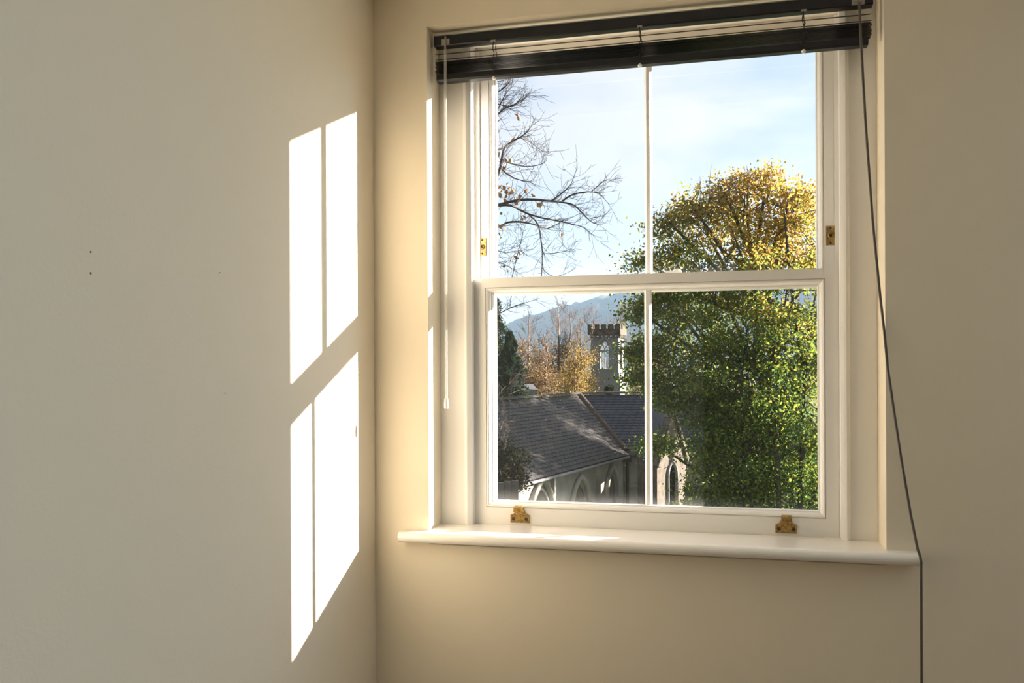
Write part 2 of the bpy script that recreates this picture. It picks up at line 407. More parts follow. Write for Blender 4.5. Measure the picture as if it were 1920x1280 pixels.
# brass hook lifts on the bottom rail
def sash_lift(x):
    y = 0.11; z = Z(-0.3655)
    mb = MB()
    w, n = 0.0228, 0.0105
    outline = [(-w, 0), (w, 0), (w, .0185), (n + .006, .0205), (n + .002, .0245), (n, .031), (-n, .031), (-n - .002, .0245), (-n - .006, .0205), (-w, .0185)]
    k = len(outline)
    vs = [(x + a, y - 0.0028, z + b) for a, b in outline] + [(x + a, y, z + b) for a, b in outline]
    mb.add(vs, [tuple(range(k))] + [(i, (i + 1) % k, k + (i + 1) % k, k + i) for i in range(k)])
    # the strap runs up the rail and curls forward into a hook
    path = [(y - 0.0022, .024), (y - 0.003, .031), (y - 0.006, .037), (y - 0.011, .041), (y - 0.017, .0415), (y - 0.022, .039), (y - 0.0245, .034), (y - 0.0245, .029)]
    t = 0.0024
    a = []; b = []
    for i, (py, pz) in enumerate(path):
        q0 = path[max(i - 1, 0)]; q1 = path[min(i + 1, len(path) - 1)]
        dy, dz = q1[0] - q0[0], q1[1] - q0[1]; l = math.hypot(dy, dz); ny, nz_ = dz / l, -dy / l
        a.append((py + ny * t * .5, pz + nz_ * t * .5)); b.append((py - ny * t * .5, pz - nz_ * t * .5))
    prof = a + b[::-1]
    kk = len(prof); half = len(path)
    vs = [(x - n, p, z + q) for p, q in prof] + [(x + n, p, z + q) for p, q in prof]
    fs = [(i, (i + 1) % kk, kk + (i + 1) % kk, kk + i) for i in range(kk)]
    for i in range(half - 1):
        fs.append((i, i + 1, kk - 2 - i, kk - 1 - i)); fs.append((kk + i, kk + kk - 1 - i, kk + kk - 2 - i, kk + i + 1))
    mb.add(vs, fs)
    o = obj('sash_lift', mb, M_BRASS, low, bevel=0.0006, label='aged brass hook lift on the bottom rail')
    for s in (-1, 1):
        c = (x + s * 0.0155, y - 0.0028, z + 0.0092)
        me_ = MB().lathe(c, (0, -1, 0), [(0.0042, -0.0005), (0.0042, 0.0004), (0.0030, 0.0008), (0.0012, 0.0002)], 12)
        o.data.materials.append(M_HOLE) if len(o.data.materials) == 1 else None
        # screws belong to the lift itself
        off = root_loc(low); bm = bmesh.new(); bm.from_mesh(o.data); base = len(bm.verts)
        nv = [bm.verts.new(Vector(v) - off) for v in me_.v]
        for f in me_.f:
            try: ff = bm.faces.new([nv[i] for i in f]); ff.material_index = 1
            except ValueError: pass
        bm.to_mesh(o.data); bm.free()
    return o
sash_lift(-0.4549); sash_lift(0.1441)

# brass sash stops on the upper stiles
def sash_stop(x, z):
    y = 0.163
    mb = MB().box(x - 0.0095, x + 0.0095, y - 0.0022, y, z - 0.0215, z + 0.0215)
    mb.lathe((x, y - 0.002, z), (0, -1, 0), [(0.0064, 0), (0.0064, .003), (.0052, .0045), (.0036, .0045), (.0032, .001)], 18)
    o = obj('sash_stop', mb, M_BRASS, upp, bevel=0.0005, label='brass sash stop plate with a round barrel')
    o.data.materials.append(M_HOLE)
    off = root_loc(upp); bm = bmesh.new(); bm.from_mesh(o.data)
    for dz in (-0.0165, 0.0165, 0):
        r = 0.0026 if dz else 0.0031
        q = MB().lathe((x, y - (0.0022 if dz else 0.0035), z + dz), (0, -1, 0), [(r, 0), (r, .0006), (r * .4, .0003)], 10)
        nv = [bm.verts.new(Vector(v) - off) for v in q.v]
        for f in q.f:
            try: ff = bm.faces.new([nv[i] for i in f]); ff.material_index = 1
            except ValueError: pass
    bm.to_mesh(o.data); bm.free()
sash_stop(-0.5585, Z(0.2955)); sash_stop(0.2450, Z(0.2905))

# painted-over fastener on the meeting rail
mb = MB()
zt = Z(0.2130)
mb.add(*(lambda w, h, y0, y1: ([(-0.1 - w, y0, zt), (-0.1 + w, y0, zt), (-0.1 + w * .86, y0 + .004, zt + h), (-0.1 - w * .8, y0 + .004, zt + h), (-0.1 - w, y1, zt), (-0.1 + w, y1, zt), (-0.1 + w * .86, y1 - .004, zt + h), (-0.1 - w * .8, y1 - .004, zt + h)],
        [(0, 1, 2, 3), (5, 4, 7, 6), (1, 5, 6, 2), (4, 0, 3, 7), (3, 2, 6, 7), (0, 4, 5, 1)]))(0.021, 0.012, 0.168, 0.200))
mb.box(-0.121, -0.062, 0.170, 0.198, zt - 0.0005, zt + 0.003)
mb.lathe((-0.092, 0.184, zt + 0.010), (0, 0, 1), [(0.010, 0), (0.010, 0.003), (0.006, 0.006), (0.002, 0.0065)], 14)
obj('sash_fastener', mb, M_GLOSS, upp, bevel=0.001, label='white painted fastener on the meeting rail')

# sill board with a bullnose
r = 0.012; zc = Z(-0.371) - r; yf = -0.036
prof = [(0.1085, Z(-0.371)), (0.1085, Z(-0.395))]
prof += [(yf + r + r * math.sin(a), zc + r * math.cos(a)) for a in [math.pi + math.pi * i / 12 for i in range(13)]]
mb = MB().prism(prof, 'x', OX0, OX1)
prof2 = [(0.0, Z(-0.371)), (0.0, Z(-0.395))] + prof[2:]
mb.prism(prof2, 'x', -0.7055, OX0); mb.prism(prof2, 'x', OX1, 0.3835)
obj('window_sill', mb, M_SILL, win, bevel=0.0012)

# ================================================================ THE VENETIAN BLIND
bl = thing('venetian_blind', 'black slatted venetian blind drawn up to the top of the sash window', 'blind', (-0.155, 0.045, Z(0.77)))
bx0, bx1, by = -0.632, 0.311, 0.035
# headrail: a U-shaped pressed channel
h0, h1 = Z(0.741), Z(0.7655)
pr = [(by - .0125, h1), (by - .0125, h0 + .002), (by - .0105, h0), (by + .0105, h0), (by + .0125, h0 + .002), (by + .0125, h1), (by + .0112, h1), (by + .0112, h0 + .0025), (by - .0112, h0 + .0025), (by - .0112, h1)]
hr = obj('headrail', MB().prism(pr, 'x', bx0, bx1), M_BLIND, bl)
obj('end_cap', MB().box(bx0 - .0015, bx0, by - .0128, by + .0128, h0, h1), M_BLIND, hr)
obj('end_cap', MB().box(bx1, bx1 + .0015, by - .0128, by + .0128, h0, h1), M_BLIND, hr)
obj('headrail_lip', MB().box(bx0, bx1, by - .0138, by - .0124, h1 - .0012, h1 + .0006), M_LOCKM, hr, label='pale upper lip of the headrail')
# one slat: 25 mm wide, slightly crowned
def slat_mesh():
    mb = MB(); n = 6; w = 0.0125; x0, x1 = bx0 + .001 + .155, bx1 - .001 + .155
    for x in (x0, x1):
        for s in (0, 1):
            for i in range(n + 1):
                u = -1 + 2 * i / n
                mb.v.append((x, u * w, 0.0016 * (1 - u * u) - 0.0003 * s))
    q = n + 1
    def I(a, s, i): return a * 2 * q + s * q + i
    for i in range(n):
        for s in (0, 1):
            mb.f.append((I(0, s, i), I(0, s, i + 1), I(1, s, i + 1), I(1, s, i))); mb.smooth.append(True)
    for s in (0, n):
        mb.f.append((I(0, 0, s), I(0, 1, s), I(1, 1, s), I(1, 0, s))); mb.smooth.append(False)
    for a in (0, 1):
        mb.f.append(tuple(I(a, 0, i) for i in range(q)) + tuple(I(a, 1, i) for i in reversed(range(q)))); mb.smooth.append(False)
    return mesh_from('slat', mb.v, mb.f, M_BLIND, mb.smooth)
sm_ = slat_mesh()
slat = bpy.data.objects.new('slat', sm_); COL.objects.link(slat); slat.parent = bl
L0 = Vector(bl.location)
tilt = math.radians(19)
slat.location = Vector((-0.155, by, Z(0.7255))) - L0; slat.rotation_euler = (tilt, 0.0015, 0)
copy_part(slat, bl, Vector((-0.155, by, Z(0.7125))) - L0, (tilt, 0.002, 0))
NS = 12
for i in range(NS):
    z = Z(0.6785) + i * 0.00245
    copy_part(slat, bl, Vector((-0.155 + random.uniform(-.0012, .0012), by + random.uniform(-.0012, .0012), z)) - L0, (random.uniform(-.05, .05) + 0.03, 0.0, random.uniform(-.0012, .0012)))
b0, b1 = Z(0.6595), Z(0.6765)
pr = [(by - .0125, b1 - .002), (by - .0125, b0 + .004), (by - .009, b0), (by + .009, b0), (by + .0125, b0 + .004), (by + .0125, b1 - .002), (by + .008, b1), (by - .008, b1)]
br = obj('bottom_rail', MB().prism(pr, 'x', bx0 + .004, bx1 - .008), M_BLIND, bl)
for x in (-0.4925, -0.1625, 0.1772):
    obj('cord_toggle', MB().lathe((x, by - .006, b0 - .004), (0, 0, 1), [(.0030, 0), (.0048, .002), (.0050, .006), (.0042, .0085)], 10), M_TOGGLE, br)
    mb = MB()
    for s in (-1, 1):      # front and back ladder strings, slack where the slats are gathered
        yy = by + s * 0.0118
        mb.tube([(x, yy, h0), (x - .001, yy, Z(.731)), (x + .0015 * s, yy, Z(.722)), (x + .003, yy - .002, Z(.714)), (x, yy, Z(.7075))], 0.0009, 5)
    # loops of gathered string in front of the stack
    for k in range(7):
        a0 = random.uniform(-.014, .006); zz = Z(.704) - k * .0045
        mb.tube([(x + .001, by - .0125, zz), (x + a0, by - .0155, zz - .004), (x + a0 + random.uniform(.004, .012), by - .016, zz - .010), (x + random.uniform(-.003, .004), by - .0128, zz - .014)], 0.00075, 5)
    mb.tube([(x, by - .0085, Z(.741)), (x + .0012, by - .0085, Z(.715)), (x, by - .0145, Z(.70)), (x + .001, by - .0145, Z(.665))], 0.0007, 5)
    obj('ladder_cord', mb, M_LADDER, bl)
    obj('cord_clip', MB().box(x - .0055, x + .0055, by - .0138, by - .009, h0 - .0012, h0 + .0022), M_LOCKM, hr, label='small clear clip under the headrail')
# tilting wand at the left end
wx, wy = -0.6045, by - 0.018
mb = MB().box(wx - .009, wx + .009, by - .017, by - .0122, Z(.741), Z(.7545))
mb.tube([(wx, by - .014, Z(.757)), (wx, wy, Z(.752)), (wx, wy - .002, Z(.744)), (wx, wy, Z(.7355)), (wx, wy + .002, Z(.730))], 0.0022, 8)
mb.lathe((wx, by - .0155, Z(.7585)), (0, -1, 0), [(.0025, 0), (.0025, .002), (.001, .0028)], 8)
obj('wand_hook', mb, M_LOCKM, bl, label='clear plastic hook holding the wand')
wnd = MB().tube([(wx, wy, Z(.730)), (wx - .0006, wy, Z(.3)), (wx - .0012, wy, Z(-0.07))], 0.0034, 6, smooth=False)
wand = obj('tilt_wand', wnd, M_ACRYL, bl, label='clear acrylic wand hanging at the left')
obj('wand_tip', MB().lathe((wx - .0012, wy, Z(-0.0935)), (0, 0, 1), [(.0040, 0), (.0050, .002), (.0050, .012), (.0047, .017), (.0036, .024)], 12), M_TOGGLE, wand)
# cord lock and the long pull cord on the right
cx = 0.2835
mb = MB().box(cx - .0125, cx + .0125, by - .0150, by - .0122, Z(.7415), Z(.7585))
mb.box(cx - .006, cx + .007, by - .0172, by - .0148, Z(.7455), Z(.7535))
mb.lathe((cx - .004, by - .0165, Z(.749)), (0, -1, 0), [(.0028, 0), (.0028, .003), (.001, .0036)], 10)
obj('cord_lock', mb, M_LOCKM, bl, bevel=0.0006, label='clear plastic cord lock on the headrail')
path = [(.2850, .0175, Z(.7455)), (.2858, .0165, Z(.715)), (.2872, .0150, Z(.67)), (.2950, .0130, Z(.50)), (.3075, .0075, Z(.2885)), (.3195, .0010, Z(.14)), (.3262, -.0035, Z(.068)), (.3312, -.0085, Z(-.004)),
        (.3420, -.0190, Z(-.10)), (.3520, -.0275, Z(-.1837)), (.3670, -.0350, Z(-.290)), (.3790, -.0395, Z(-.3600)), (.3829, -.0405, Z(-.3720)), (.3850, -.0400, Z(-.384)), (.3851, -.0385, Z(-.398)), (.3852, -.0380, Z(-.50)), (.3853, -.0380, Z(-.80))]
mb = MB()
for s in (-1, 1):
    mb.tube([(x + s * 0.0013, y + s * .0004, z) for x, y, z in path], 0.0014, 6)
obj('pull_cord', mb, M_CORD, bl, label='twin grey pull cord trailing over the sill end')

# ================================================================ OUTSIDE
def E_(lat, d, z):        # lateral / forward metres from the viewpoint, height over the eye level
    return Vector((lat * R0.x + d * FW.x, -1.85 + lat * R0.y + d * FW.y, EYE + z))
def px(u, v, d):          # where a sight line meets the given forward distance
    p = CAMP + d * (FW + RT * ((u - 960) / 1600.0) - UP * ((v - 689) / 1600.0))
    return p
GZ = -9.0

M_GRASS = pmat('lawn', (0.05, 0.085, 0.025), 0.95, (0.10, 0.11, 0.04), 0.6, bump=0.5)
M_HILL = pmat('wooded_hillside', (0.018, 0.040, 0.018), 0.95, (0.055, 0.060, 0.024), 0.03, detail=8)
M_STONE = pmat('weathered_limestone', (0.22, 0.21, 0.19), 0.9, (0.42, 0.40, 0.36), 0.9, detail=9, bump=0.5, bump_scale=6)
M_STONE_D = pmat('dark_weathered_stone', (0.045, 0.040, 0.033), 0.95, (0.12, 0.105, 0.08), 1.6, detail=8, bump=0.5)
M_SLATE = pmat('blue_slate', (0.036, 0.046, 0.068), 0.6, (0.060, 0.068, 0.088), 2.2, detail=8)
M_SLATE_L = pmat('lichened_slate', (0.026, 0.027, 0.032), 0.75, (0.058, 0.050, 0.043), 0.8, detail=10)
M_TILE = pmat('clay_ridge_tile', (0.10, 0.062, 0.045), 0.85, (0.07, 0.055, 0.042), 3)
M_MOSS = pmat('mossy_ridge_tile', (0.035, 0.035, 0.026), 0.9, (0.06, 0.052, 0.036), 3)
M_IRON = pmat('brown_iron', (0.025, 0.014, 0.010), 0.5)
M_GLASSD = pmat('dark_leaded_glass', (0.035, 0.035, 0.040), 0.25, (0.06, 0.055, 0.05), 5)
M_INFILL = pmat('blocked_window', (0.20, 0.165, 0.13), 0.9, (0.26, 0.22, 0.17), 3)
M_BARK = pmat('grey_brown_bark', (0.050, 0.040, 0.034), 0.9, (0.080, 0.066, 0.054), 6)
M_BARK_B = pmat('dark_twigs', (0.040, 0.032, 0.032), 0.9, (0.06, 0.046, 0.042), 6)
M_FARTWIG = pmat('pale_far_twigs', (0.11, 0.080, 0.072), 0.9, (0.15, 0.11, 0.095), 3)
M_LEAF = leaf_mat('autumn_leaves', 0.55)
M_NEEDLE = leaf_mat('evergreen_leaves', 0.2)

gp = MB()
c = [E_(-160, 2, GZ), E_(160, 2, GZ), E_(700, 640, GZ), E_(-700, 640, GZ)]
gp.add(c, [(0, 1, 2, 3)])
obj('ground', gp, M_GRASS, kind='structure')

# ---- wooded hill far behind
NU, NV = 260, 36
U = np.linspace(-700, 900, NU); Dv = np.linspace(560, 1150, NV)
prof_u = np.array([-700, -60, 0, 45, 90, 130, 170, 215, 300, 420, 900]) 
prof_h = np.array([10, 26, 47, 61, 72, 80, 86, 90, 100, 108, 120])      # height over the eye at the crest, near 900 m
V = []; 
for j, d in enumerate(Dv):
    for i, u in enumerate(U):
        t = (d - 560) / (900 - 560)
        crest = np.interp(u * 900 / d, prof_u, prof_h)
        h = GZ + (crest - GZ) * (math.sin(min(t, 1) * math.pi / 2) ** 1.4 if t <= 1 else max(0.3, 1 - (t - 1) * 0.9))
        n = mnoise.noise(Vector((u * .045, d * .03, 0))) * 3.0 + mnoise.noise(Vector((u * .16, d * .11, 5))) * 3.4
        p = E_(u, d, h + n); V.append(tuple(p))
F = [(j * NU + i, j * NU + i + 1, (j + 1) * NU + i + 1, (j + 1) * NU + i) for j in range(NV - 1) for i in range(NU - 1)]
np_mesh('hill', V, F, M_HILL, kind='structure')

# ---- haze filling the valley in front of the hill
hm = bpy.data.materials.new('valley_haze'); hm.use_nodes = True
nt = hm.node_tree; nt.nodes.clear()
vs_ = nt.nodes.new('ShaderNodeVolumeScatter'); vs_.inputs['Color'].default_value = (0.36, 0.58, 0.95, 1); vs_.inputs['Density'].default_value = 0.0006
oo = nt.nodes.new('ShaderNodeOutputMaterial'); nt.links.new(vs_.outputs[0], oo.inputs['Volume'])
mb = MB()
mb.add([E_(-900, 160, GZ - 2), E_(900, 160, GZ - 2), E_(900, 1300, GZ - 2), E_(-900, 1300, GZ - 2), E_(-900, 160, 150), E_(900, 160, 150), E_(900, 1300, 150), E_(-900, 1300, 150)],
       [(0, 1, 2, 3), (4, 5, 6, 7), (0, 1, 5, 4), (1, 2, 6, 5), (2, 3, 7, 6), (3, 0, 4, 7)])
hz = obj('haze', mb, hm, kind='stuff')
hz['label'] = 'thin blue haze in the valley before the hill'; hz['category'] = 'haze'

# ---------------------------------------------------------------- leaves and branches
def leaves(name, C_, size, colors, mat, parent, kind='stuff', droop=0.0, width=0.62):
    """two-triangle folded leaf blades around the given centres"""
    n = len(C_); C_ = np.asarray(C_)
    a = rng.normal(size=(n, 3)); a[:, 2] -= droop; a /= np.linalg.norm(a, axis=1, keepdims=True)
    b = rng.normal(size=(n, 3)); b -= a * (a * b).sum(1, keepdims=True); b /= np.linalg.norm(b, axis=1, keepdims=True)
    nn = np.cross(a, b)
    s = (np.asarray(size) * rng.uniform(0.7, 1.25, n))[:, None] * 0.5
    V = np.empty((n, 4, 3))
    V[:, 0] = C_ - a * s; V[:, 2] = C_ + a * s
    V[:, 1] = C_ + b * s * width + nn * s * 0.25 - a * s * .15; V[:, 3] = C_ - b * s * width + nn * s * 0.25 - a * s * .15
    i = np.arange(n)[:, None] * 4
    F = np.concatenate([i + np.array([[0, 1, 2]]), i + np.array([[0, 2, 3]])], 0)
    return np_mesh(name, V.reshape(-1, 3), F, mat, parent, np.repeat(colors, 4, axis=0), kind)

def branches(name, paths, mat, parent, sides=5, kind=None):
    """paths: list of (points, radii); one joined mesh of tapering limbs"""
    Vs = []; Fs = []; base = 0
    for pts, rad in paths:
        P = np.array(pts, float); k = len(P)
        T = np.gradient(P, axis=0); T /= np.linalg.norm(T, axis=1, keepdims=True) + 1e-9
        ref = np.array([0.31, 0.9, 0.3]); A = np.cross(T, ref); A /= np.linalg.norm(A, axis=1, keepdims=True) + 1e-9
        B = np.cross(T, A); ang = np.arange(sides) * 2 * math.pi / sides
        R_ = np.asarray(rad, float)[:, None, None]
        ring = P[:, None, :] + R_ * (np.cos(ang)[None, :, None] * A[:, None, :] + np.sin(ang)[None, :, None] * B[:, None, :])
        Vs.append(ring.reshape(-1, 3))
        ii = (np.arange(k - 1)[:, None] * sides); jj = np.arange(sides)[None, :]
        f = np.stack([ii + jj, ii + (jj + 1) % sides, ii + sides + (jj + 1) % sides, ii + sides + jj], -1).reshape(-1, 4) + base
        Fs.append(f); base += k * sides
    return np_mesh(name, np.concatenate(Vs), np.concatenate(Fs), mat, parent, kind=kind)

def rv(s): return Vector((random.gauss(0, s), random.gauss(0, s), random.gauss(0, s)))

def grow(paths, tips, p, d, length, r, level, maxlevel, nchild=4, spread=0.75, lift=0.15, rmin=0.006, seg=5):
    """recursive limb"""
    pts = [Vector(p)]; rad = [r]; d = Vector(d).normalized()
    for i in range(seg):
        d = (d + rv(0.13) + Vector((0, 0, lift * 0.3))).normalized()
        pts.append(pts[-1] + d * (length / seg)); rad.append(max(rmin, r * (1 - 0.8 * (i + 1) / seg)))
    paths.append((pts, rad))
    if level >= maxlevel:
        tips.append((pts[-1], d)); tips.append((pts[len(pts) // 2], d)); return
    for c in range(nchild):
        t = 0.25 + 0.75 * (c + random.random()) / nchild
        k = min(seg, max(1, int(t * seg))); q = pts[k]
        nd = (d + rv(1).normalized() * spread + Vector((0, 0, lift))).normalized()
        grow(paths, tips, q, nd, length * random.uniform(0.45, 0.7), max(rmin, rad[k] * 0.62), level + 1, maxlevel, nchild, spread, lift, rmin, max(3, seg - 1))

def palette(n, cols, weights=None, jitter=0.18):
    cols = np.array(cols); idx = rng.choice(len(cols), n, p=weights)
    return np.clip(cols[idx] * rng.normal(1, jitter, (n, 1)) * rng.normal(1, 0.06, (n, 3)), 0.004, 0.9)

# ---- the big green and gold tree on the right, about 25 m away
TD = 25.0
tb = px(1440, 689, TD); tb.z = EYE + GZ
syc = thing('broadleaf_tree', 'big leafy tree turning from green to gold, filling the right-hand panes', 'tree', tb)
BL = [(1300, 388, 34, .2), (1360, 362, 34, 0), (1500, 372, 34, 0), (1435, 352, 30, .1), (1400, 400, 80, 0), (1320, 425, 70, .5), (1475, 415, 80, -.5), (1262, 470, 44, .3), (1345, 520, 100, -.5), (1450, 560, 130, -1), (1290, 590, 85, .2), (1252, 415, 30, .2), (1205, 488, 25, .3), (1222, 660, 36, .1), (1200, 585, 22, .2),
      (1200, 705, 12, .1), (1400, 700, 140, -1.3), (1338, 690, 70, -.4), (1500, 760, 150, -1), (1380, 800, 64, -.8), (1430, 870, 130, -1.3), (1540, 480, 80, 0), (1550, 640, 80, 0), (1550, 880, 80, .2), (1384, 905, 52, -.9), (1236, 835, 13, -.5), (1300, 728, 30, -.4), (1322, 775, 34, -.6), (1318, 850, 36, -.6), (1326, 925, 40, -.7), (1262, 752, 16, -.4),
      (1380, 970, 110, -.8), (1250, 720, 42, -.3), (1500, 960, 100, -1), (1192, 660, 12, .2), (1240, 545, 30, .2)]
paths = []; tips = []
trunk_top = px(1425, 470, TD + .2)
tp = [tb + (trunk_top - tb) * t + Vector((math.sin(t * 5) * .12, 0, 0)) for t in [i / 10 for i in range(11)]]
trunk_path = [(tp, [0.30 * (1 - t * .9) for t in [i / 10 for i in range(11)]])]
obj_tr = branches('trunk', trunk_path, M_BARK, syc, sides=10)
cents = []
for (u, v, r_, dd) in BL:
    c = px(u, v, TD + dd); R_ = r_ / 1600 * TD
    # a limb from the trunk to each bough
    zt_ = max(0.12, min(0.95, (c.z - 1.8 * R_ * .5 - tb.z - 1.5) / (trunk_top.z - tb.z)))
    s0 = tb + (trunk_top - tb) * zt_
    mid = (s0 + c) * .5 + Vector((0, 0, -.25)) + rv(.15)
    paths.append(([s0, mid, c], [.095, .065, .035]))
    for k in range(int(7 + 31 * R_ * R_ / 3)):
        dv = rv(1).normalized(); rr = R_ * random.random() ** 0.45
        q = c + Vector((dv.x, dv.y * .8, dv.z)) * rr
        cents.append((q, R_, (u, v)))
        st = c + (q - c) * .25 + rv(.08)
        paths.append(([st, (st + q) * .5 + rv(.07), q + (q - c).normalized() * .12], [.022, .014, .005]))
for st in ([(1462, 985), (1456, 800), (1460, 660), (1476, 540)], [(1500, 960), (1508, 740), (1516, 620), (1540, 500)], [(1398, 980), (1396, 820), (1388, 720), (1402, 610)], [(1462, 700), (1440, 600), (1405, 520), (1372, 430)], [(1510, 700), (1490, 590), (1478, 480), (1470, 390)]):
    paths.append(([px(u, v, TD - 1.4 + .5 * math.sin(u)) for u, v in st], [.075, .06, .045, .02]))
# twigs standing out of the top 
for (u, v0, v1) in ((1331, 345, 308), (1350, 360, 325), (1392, 335, 313), (1404, 340, 310), (1440, 350, 328), (1368, 350, 322), (1465, 362, 340), (1312, 365, 330), (1500, 365, 340)):
    a = px(u, v0 + 30, TD); b = px(u + random.uniform(-5, 5), v1, TD)
    paths.append(([a, (a + b) * .5 + rv(.03), b], [.014, .009, .004]))
branches('branches', paths, M_BARK, syc, sides=4)
LC = []; LCOL = []
GREENS = np.array([(.11, .175, .04), (.15, .21, .045), (.06, .12, .045), (.26, .29, .05)])
GOLDS = np.array([(.48, .32, .08), (.55, .38, .09), (.44, .25, .09), (.44, .36, .09)])
MIDS = np.array([(.25, .27, .05), (.34, .30, .06), (.18, .22, .05)])
for q, R_, (u, v) in cents:
    n = 82 if v < 540 else 116
    if random.random() < .4:            # loose sprays beyond the bough
        o_ = Vector(q) + rv(1).normalized() * R_ * random.uniform(.25, .6)
        Q = np.array(o_) + rng.normal(0, 1, (12, 3)) * np.array([.16, .16, .10]); LC.append(Q)
        gq = ((o_.z - EYE) + 2.3) / 6.8
        for _ in range(12):
            c_ = GOLDS if gq + random.gauss(0, .2) > .78 else (MIDS if gq > .42 else GREENS)
            LCOL.append(c_[random.randrange(len(c_))] * random.uniform(.75, 1.3))
    P = np.array(q) + rng.normal(0, 1, (n, 3)) * np.array([.30, .30, .17])
    rel = np.array([(p[0] - tb.x) * R0.x + (p[1] - tb.y) * R0.y for p in P])
    hz_ = P[:, 2] - EYE
    g = (hz_ + 2.3) / 6.8 + rel * .06 + random.gauss(0, .20) - .06        # how far the bough has turned
    for p, gg in zip(P, g):
        x = gg + random.gauss(0, .20)
        c_ = GOLDS if x > .78 else (MIDS if x > .42 else GREENS)
        LCOL.append(c_[random.randrange(len(c_))] * random.uniform(.75, 1.3))
    LC.append(P)
LC = np.concatenate(LC); LCOL = np.array(LCOL)
leaves('foliage', LC, .112, LCOL, M_LEAF, syc, droop=.4)

# ---- the bare tree whose boughs reach in from the left, about 14 m away
BD = 14.0
bb = px(700, 689, BD + .4); bb.z = EYE + GZ
bare = thing('bare_tree', 'nearly bare tree whose dark boughs reach in from the left of the sky', 'tree', bb)
strokes = [
 ([(700, 470), (800, 415), (880, 396), (934, 385), (958, 378), (988, 374), (1026, 376), (1053, 379), (1077, 385), (1095, 403), (1113, 418), (1130, 420)], .030, .004),
 ([(1035, 376), (1056, 360), (1070, 346), (1077, 328)], .013, .003),
 ([(1053, 378), (1071, 366), (1095, 360), (1116, 360), (1127, 366), (1142, 383)], .015, .003),
 ([(1108, 360), (1124, 346), (1138, 337), (1148, 340)], .008, .003),
 ([(934, 385), (958, 385), (976, 394), (991, 401), (1018, 409), (1041, 413), (1065, 418), (1095, 427), (1113, 442)], .020, .003),
 ([(991, 401), (1003, 412), (1011, 427), (1015, 453), (1017, 478), (1015.5, 517)], .015, .006),
 ([(1017, 475), (1035, 475), (1058, 471), (1072, 466)], .007, .003),
 ([(1016, 500), (1026, 512), (1045, 518), (1075, 506)], .006, .003),
 ([(780, 470), (880, 437), (936, 425), (952, 417), (976, 416), (1000, 420), (1026, 429)], .022, .008),
 ([(1026, 429), (1045, 420), (1060, 410)], .009, .003),
 ([(780, 560), (890, 420), (935, 322), (939, 305), (946, 278), (961, 265), (976, 257), (988, 247), (1000, 233), (1010, 227)], .026, .003),
 ([(976, 258), (994, 266), (1006, 276), (1018, 284)], .009, .003),
 ([(946, 302), (964, 308), (988, 312), (1015, 308), (1026, 299)], .010, .003),
 ([(937, 312), (949, 325), (970, 336), (994, 340), (1006, 329)], .012, .003),
 ([(860, 330), (900, 290), (933, 280), (946, 278)], .016, .008),
 ([(840, 330), (900, 245), (933, 215), (946, 204), (961, 198), (976, 192), (988, 180)], .018, .003),
 ([(933, 206), (946, 180), (958, 163), (962, 140)], .011, .003),
 ([(933, 195), (956, 199), (975, 190), (989, 181)], .009, .003),
 ([(900, 190), (934, 172), (950, 160), (958, 148), (970, 120)], .012, .003),
 ([(870, 460), (933, 470), (950, 474), (975, 470), (990, 480)], .009, .003),
 ([(880, 480), (934, 492), (955, 500), (972, 512)], .008, .003),
 ([(960, 520), (972, 470), (980, 440), (976, 425)], .007, .004),
 ([(850, 610), (920, 592), (939, 586), (956, 578), (981, 569), (1012, 559)], .012, .003),
 ([(956, 578), (958, 560), (959, 548)], .005, .003),
]
paths = []; tips = []
paths.append(([bb, bb + Vector((0.1, 0, 3)), px(705, 700, BD + .3), px(700, 470, BD), px(720, 200, BD - .2), px(760, 60, BD)], [.26, .23, .20, .15, .10, .05]))
twig_src = []
for si, (st, r0, r1) in enumerate(strokes):
    dd = random.uniform(-.6, .6)
    if st[0][0] < 925: st = [(705, st[0][1] + 60)] + st; r0 *= 1.25
    n = len(st); pts = []
    for i, (u, v) in enumerate(st):
        pts.append(px(u, v, BD + dd * (i / n) + (0.15 * math.sin(i * 1.7 + si))))
    # smooth resample
    P = []
    for i in range(n - 1):
        p0, p1, p2, p3 = pts[max(i - 1, 0)], pts[i], pts[i + 1], pts[min(i + 2, n - 1)]
        for t in (0, .34, .67):
            P.append(0.5 * ((2 * p1) + (p2 - p0) * t + (2 * p0 - 5 * p1 + 4 * p2 - p3) * t * t + (3 * p1 - p0 - 3 * p2 + p3) * t ** 3))
    P.append(pts[-1])
    r0, r1 = r0 * 1.22, r1 * 1.3; k = len(P); rad = [r0 + (r1 - r0) * (i / (k - 1)) ** .8 for i in range(k)]
    paths.append((P, rad))
    for i in range(1, k): twig_src.append((P[i], (P[i] - P[i - 1]).normalized(), rad[i], (P[i] - P[i - 1]).length))
def twig(p, d, L, r, lev):
    pts = [p]; rad = [r]
    for i in range(4):
        d = (d + rv(.16) + Vector((0, 0, .05))).normalized(); pts.append(pts[-1] + d * L / 4); rad.append(max(.0022, r * (1 - .18 * (i + 1))))
    paths.append((pts, rad)); tips.append(pts[-1]); 
    if lev > 0:
        for j in range(random.choice((1, 2, 2, 3))):
            k = random.choice((1, 2, 3))
            twig(pts[k], (d + rv(.55)).normalized(), L * random.uniform(.4, .7), max(.0022, rad[k] * .7), lev - 1)
for p, d, r, ln in twig_src:
    if (p - CAMP).dot(RT) / (p - CAMP).dot(FW) * 1600 + 960 < 915: continue
    for j in range(2 if random.random() < .5 else 1):
        nd = (d * .75 + rv(.55) + R0 * .12 + Vector((0, 0, .12))).normalized()
        twig(p, nd, random.uniform(.16, .46), max(.0026, min(.0048, r * .5)), 1)
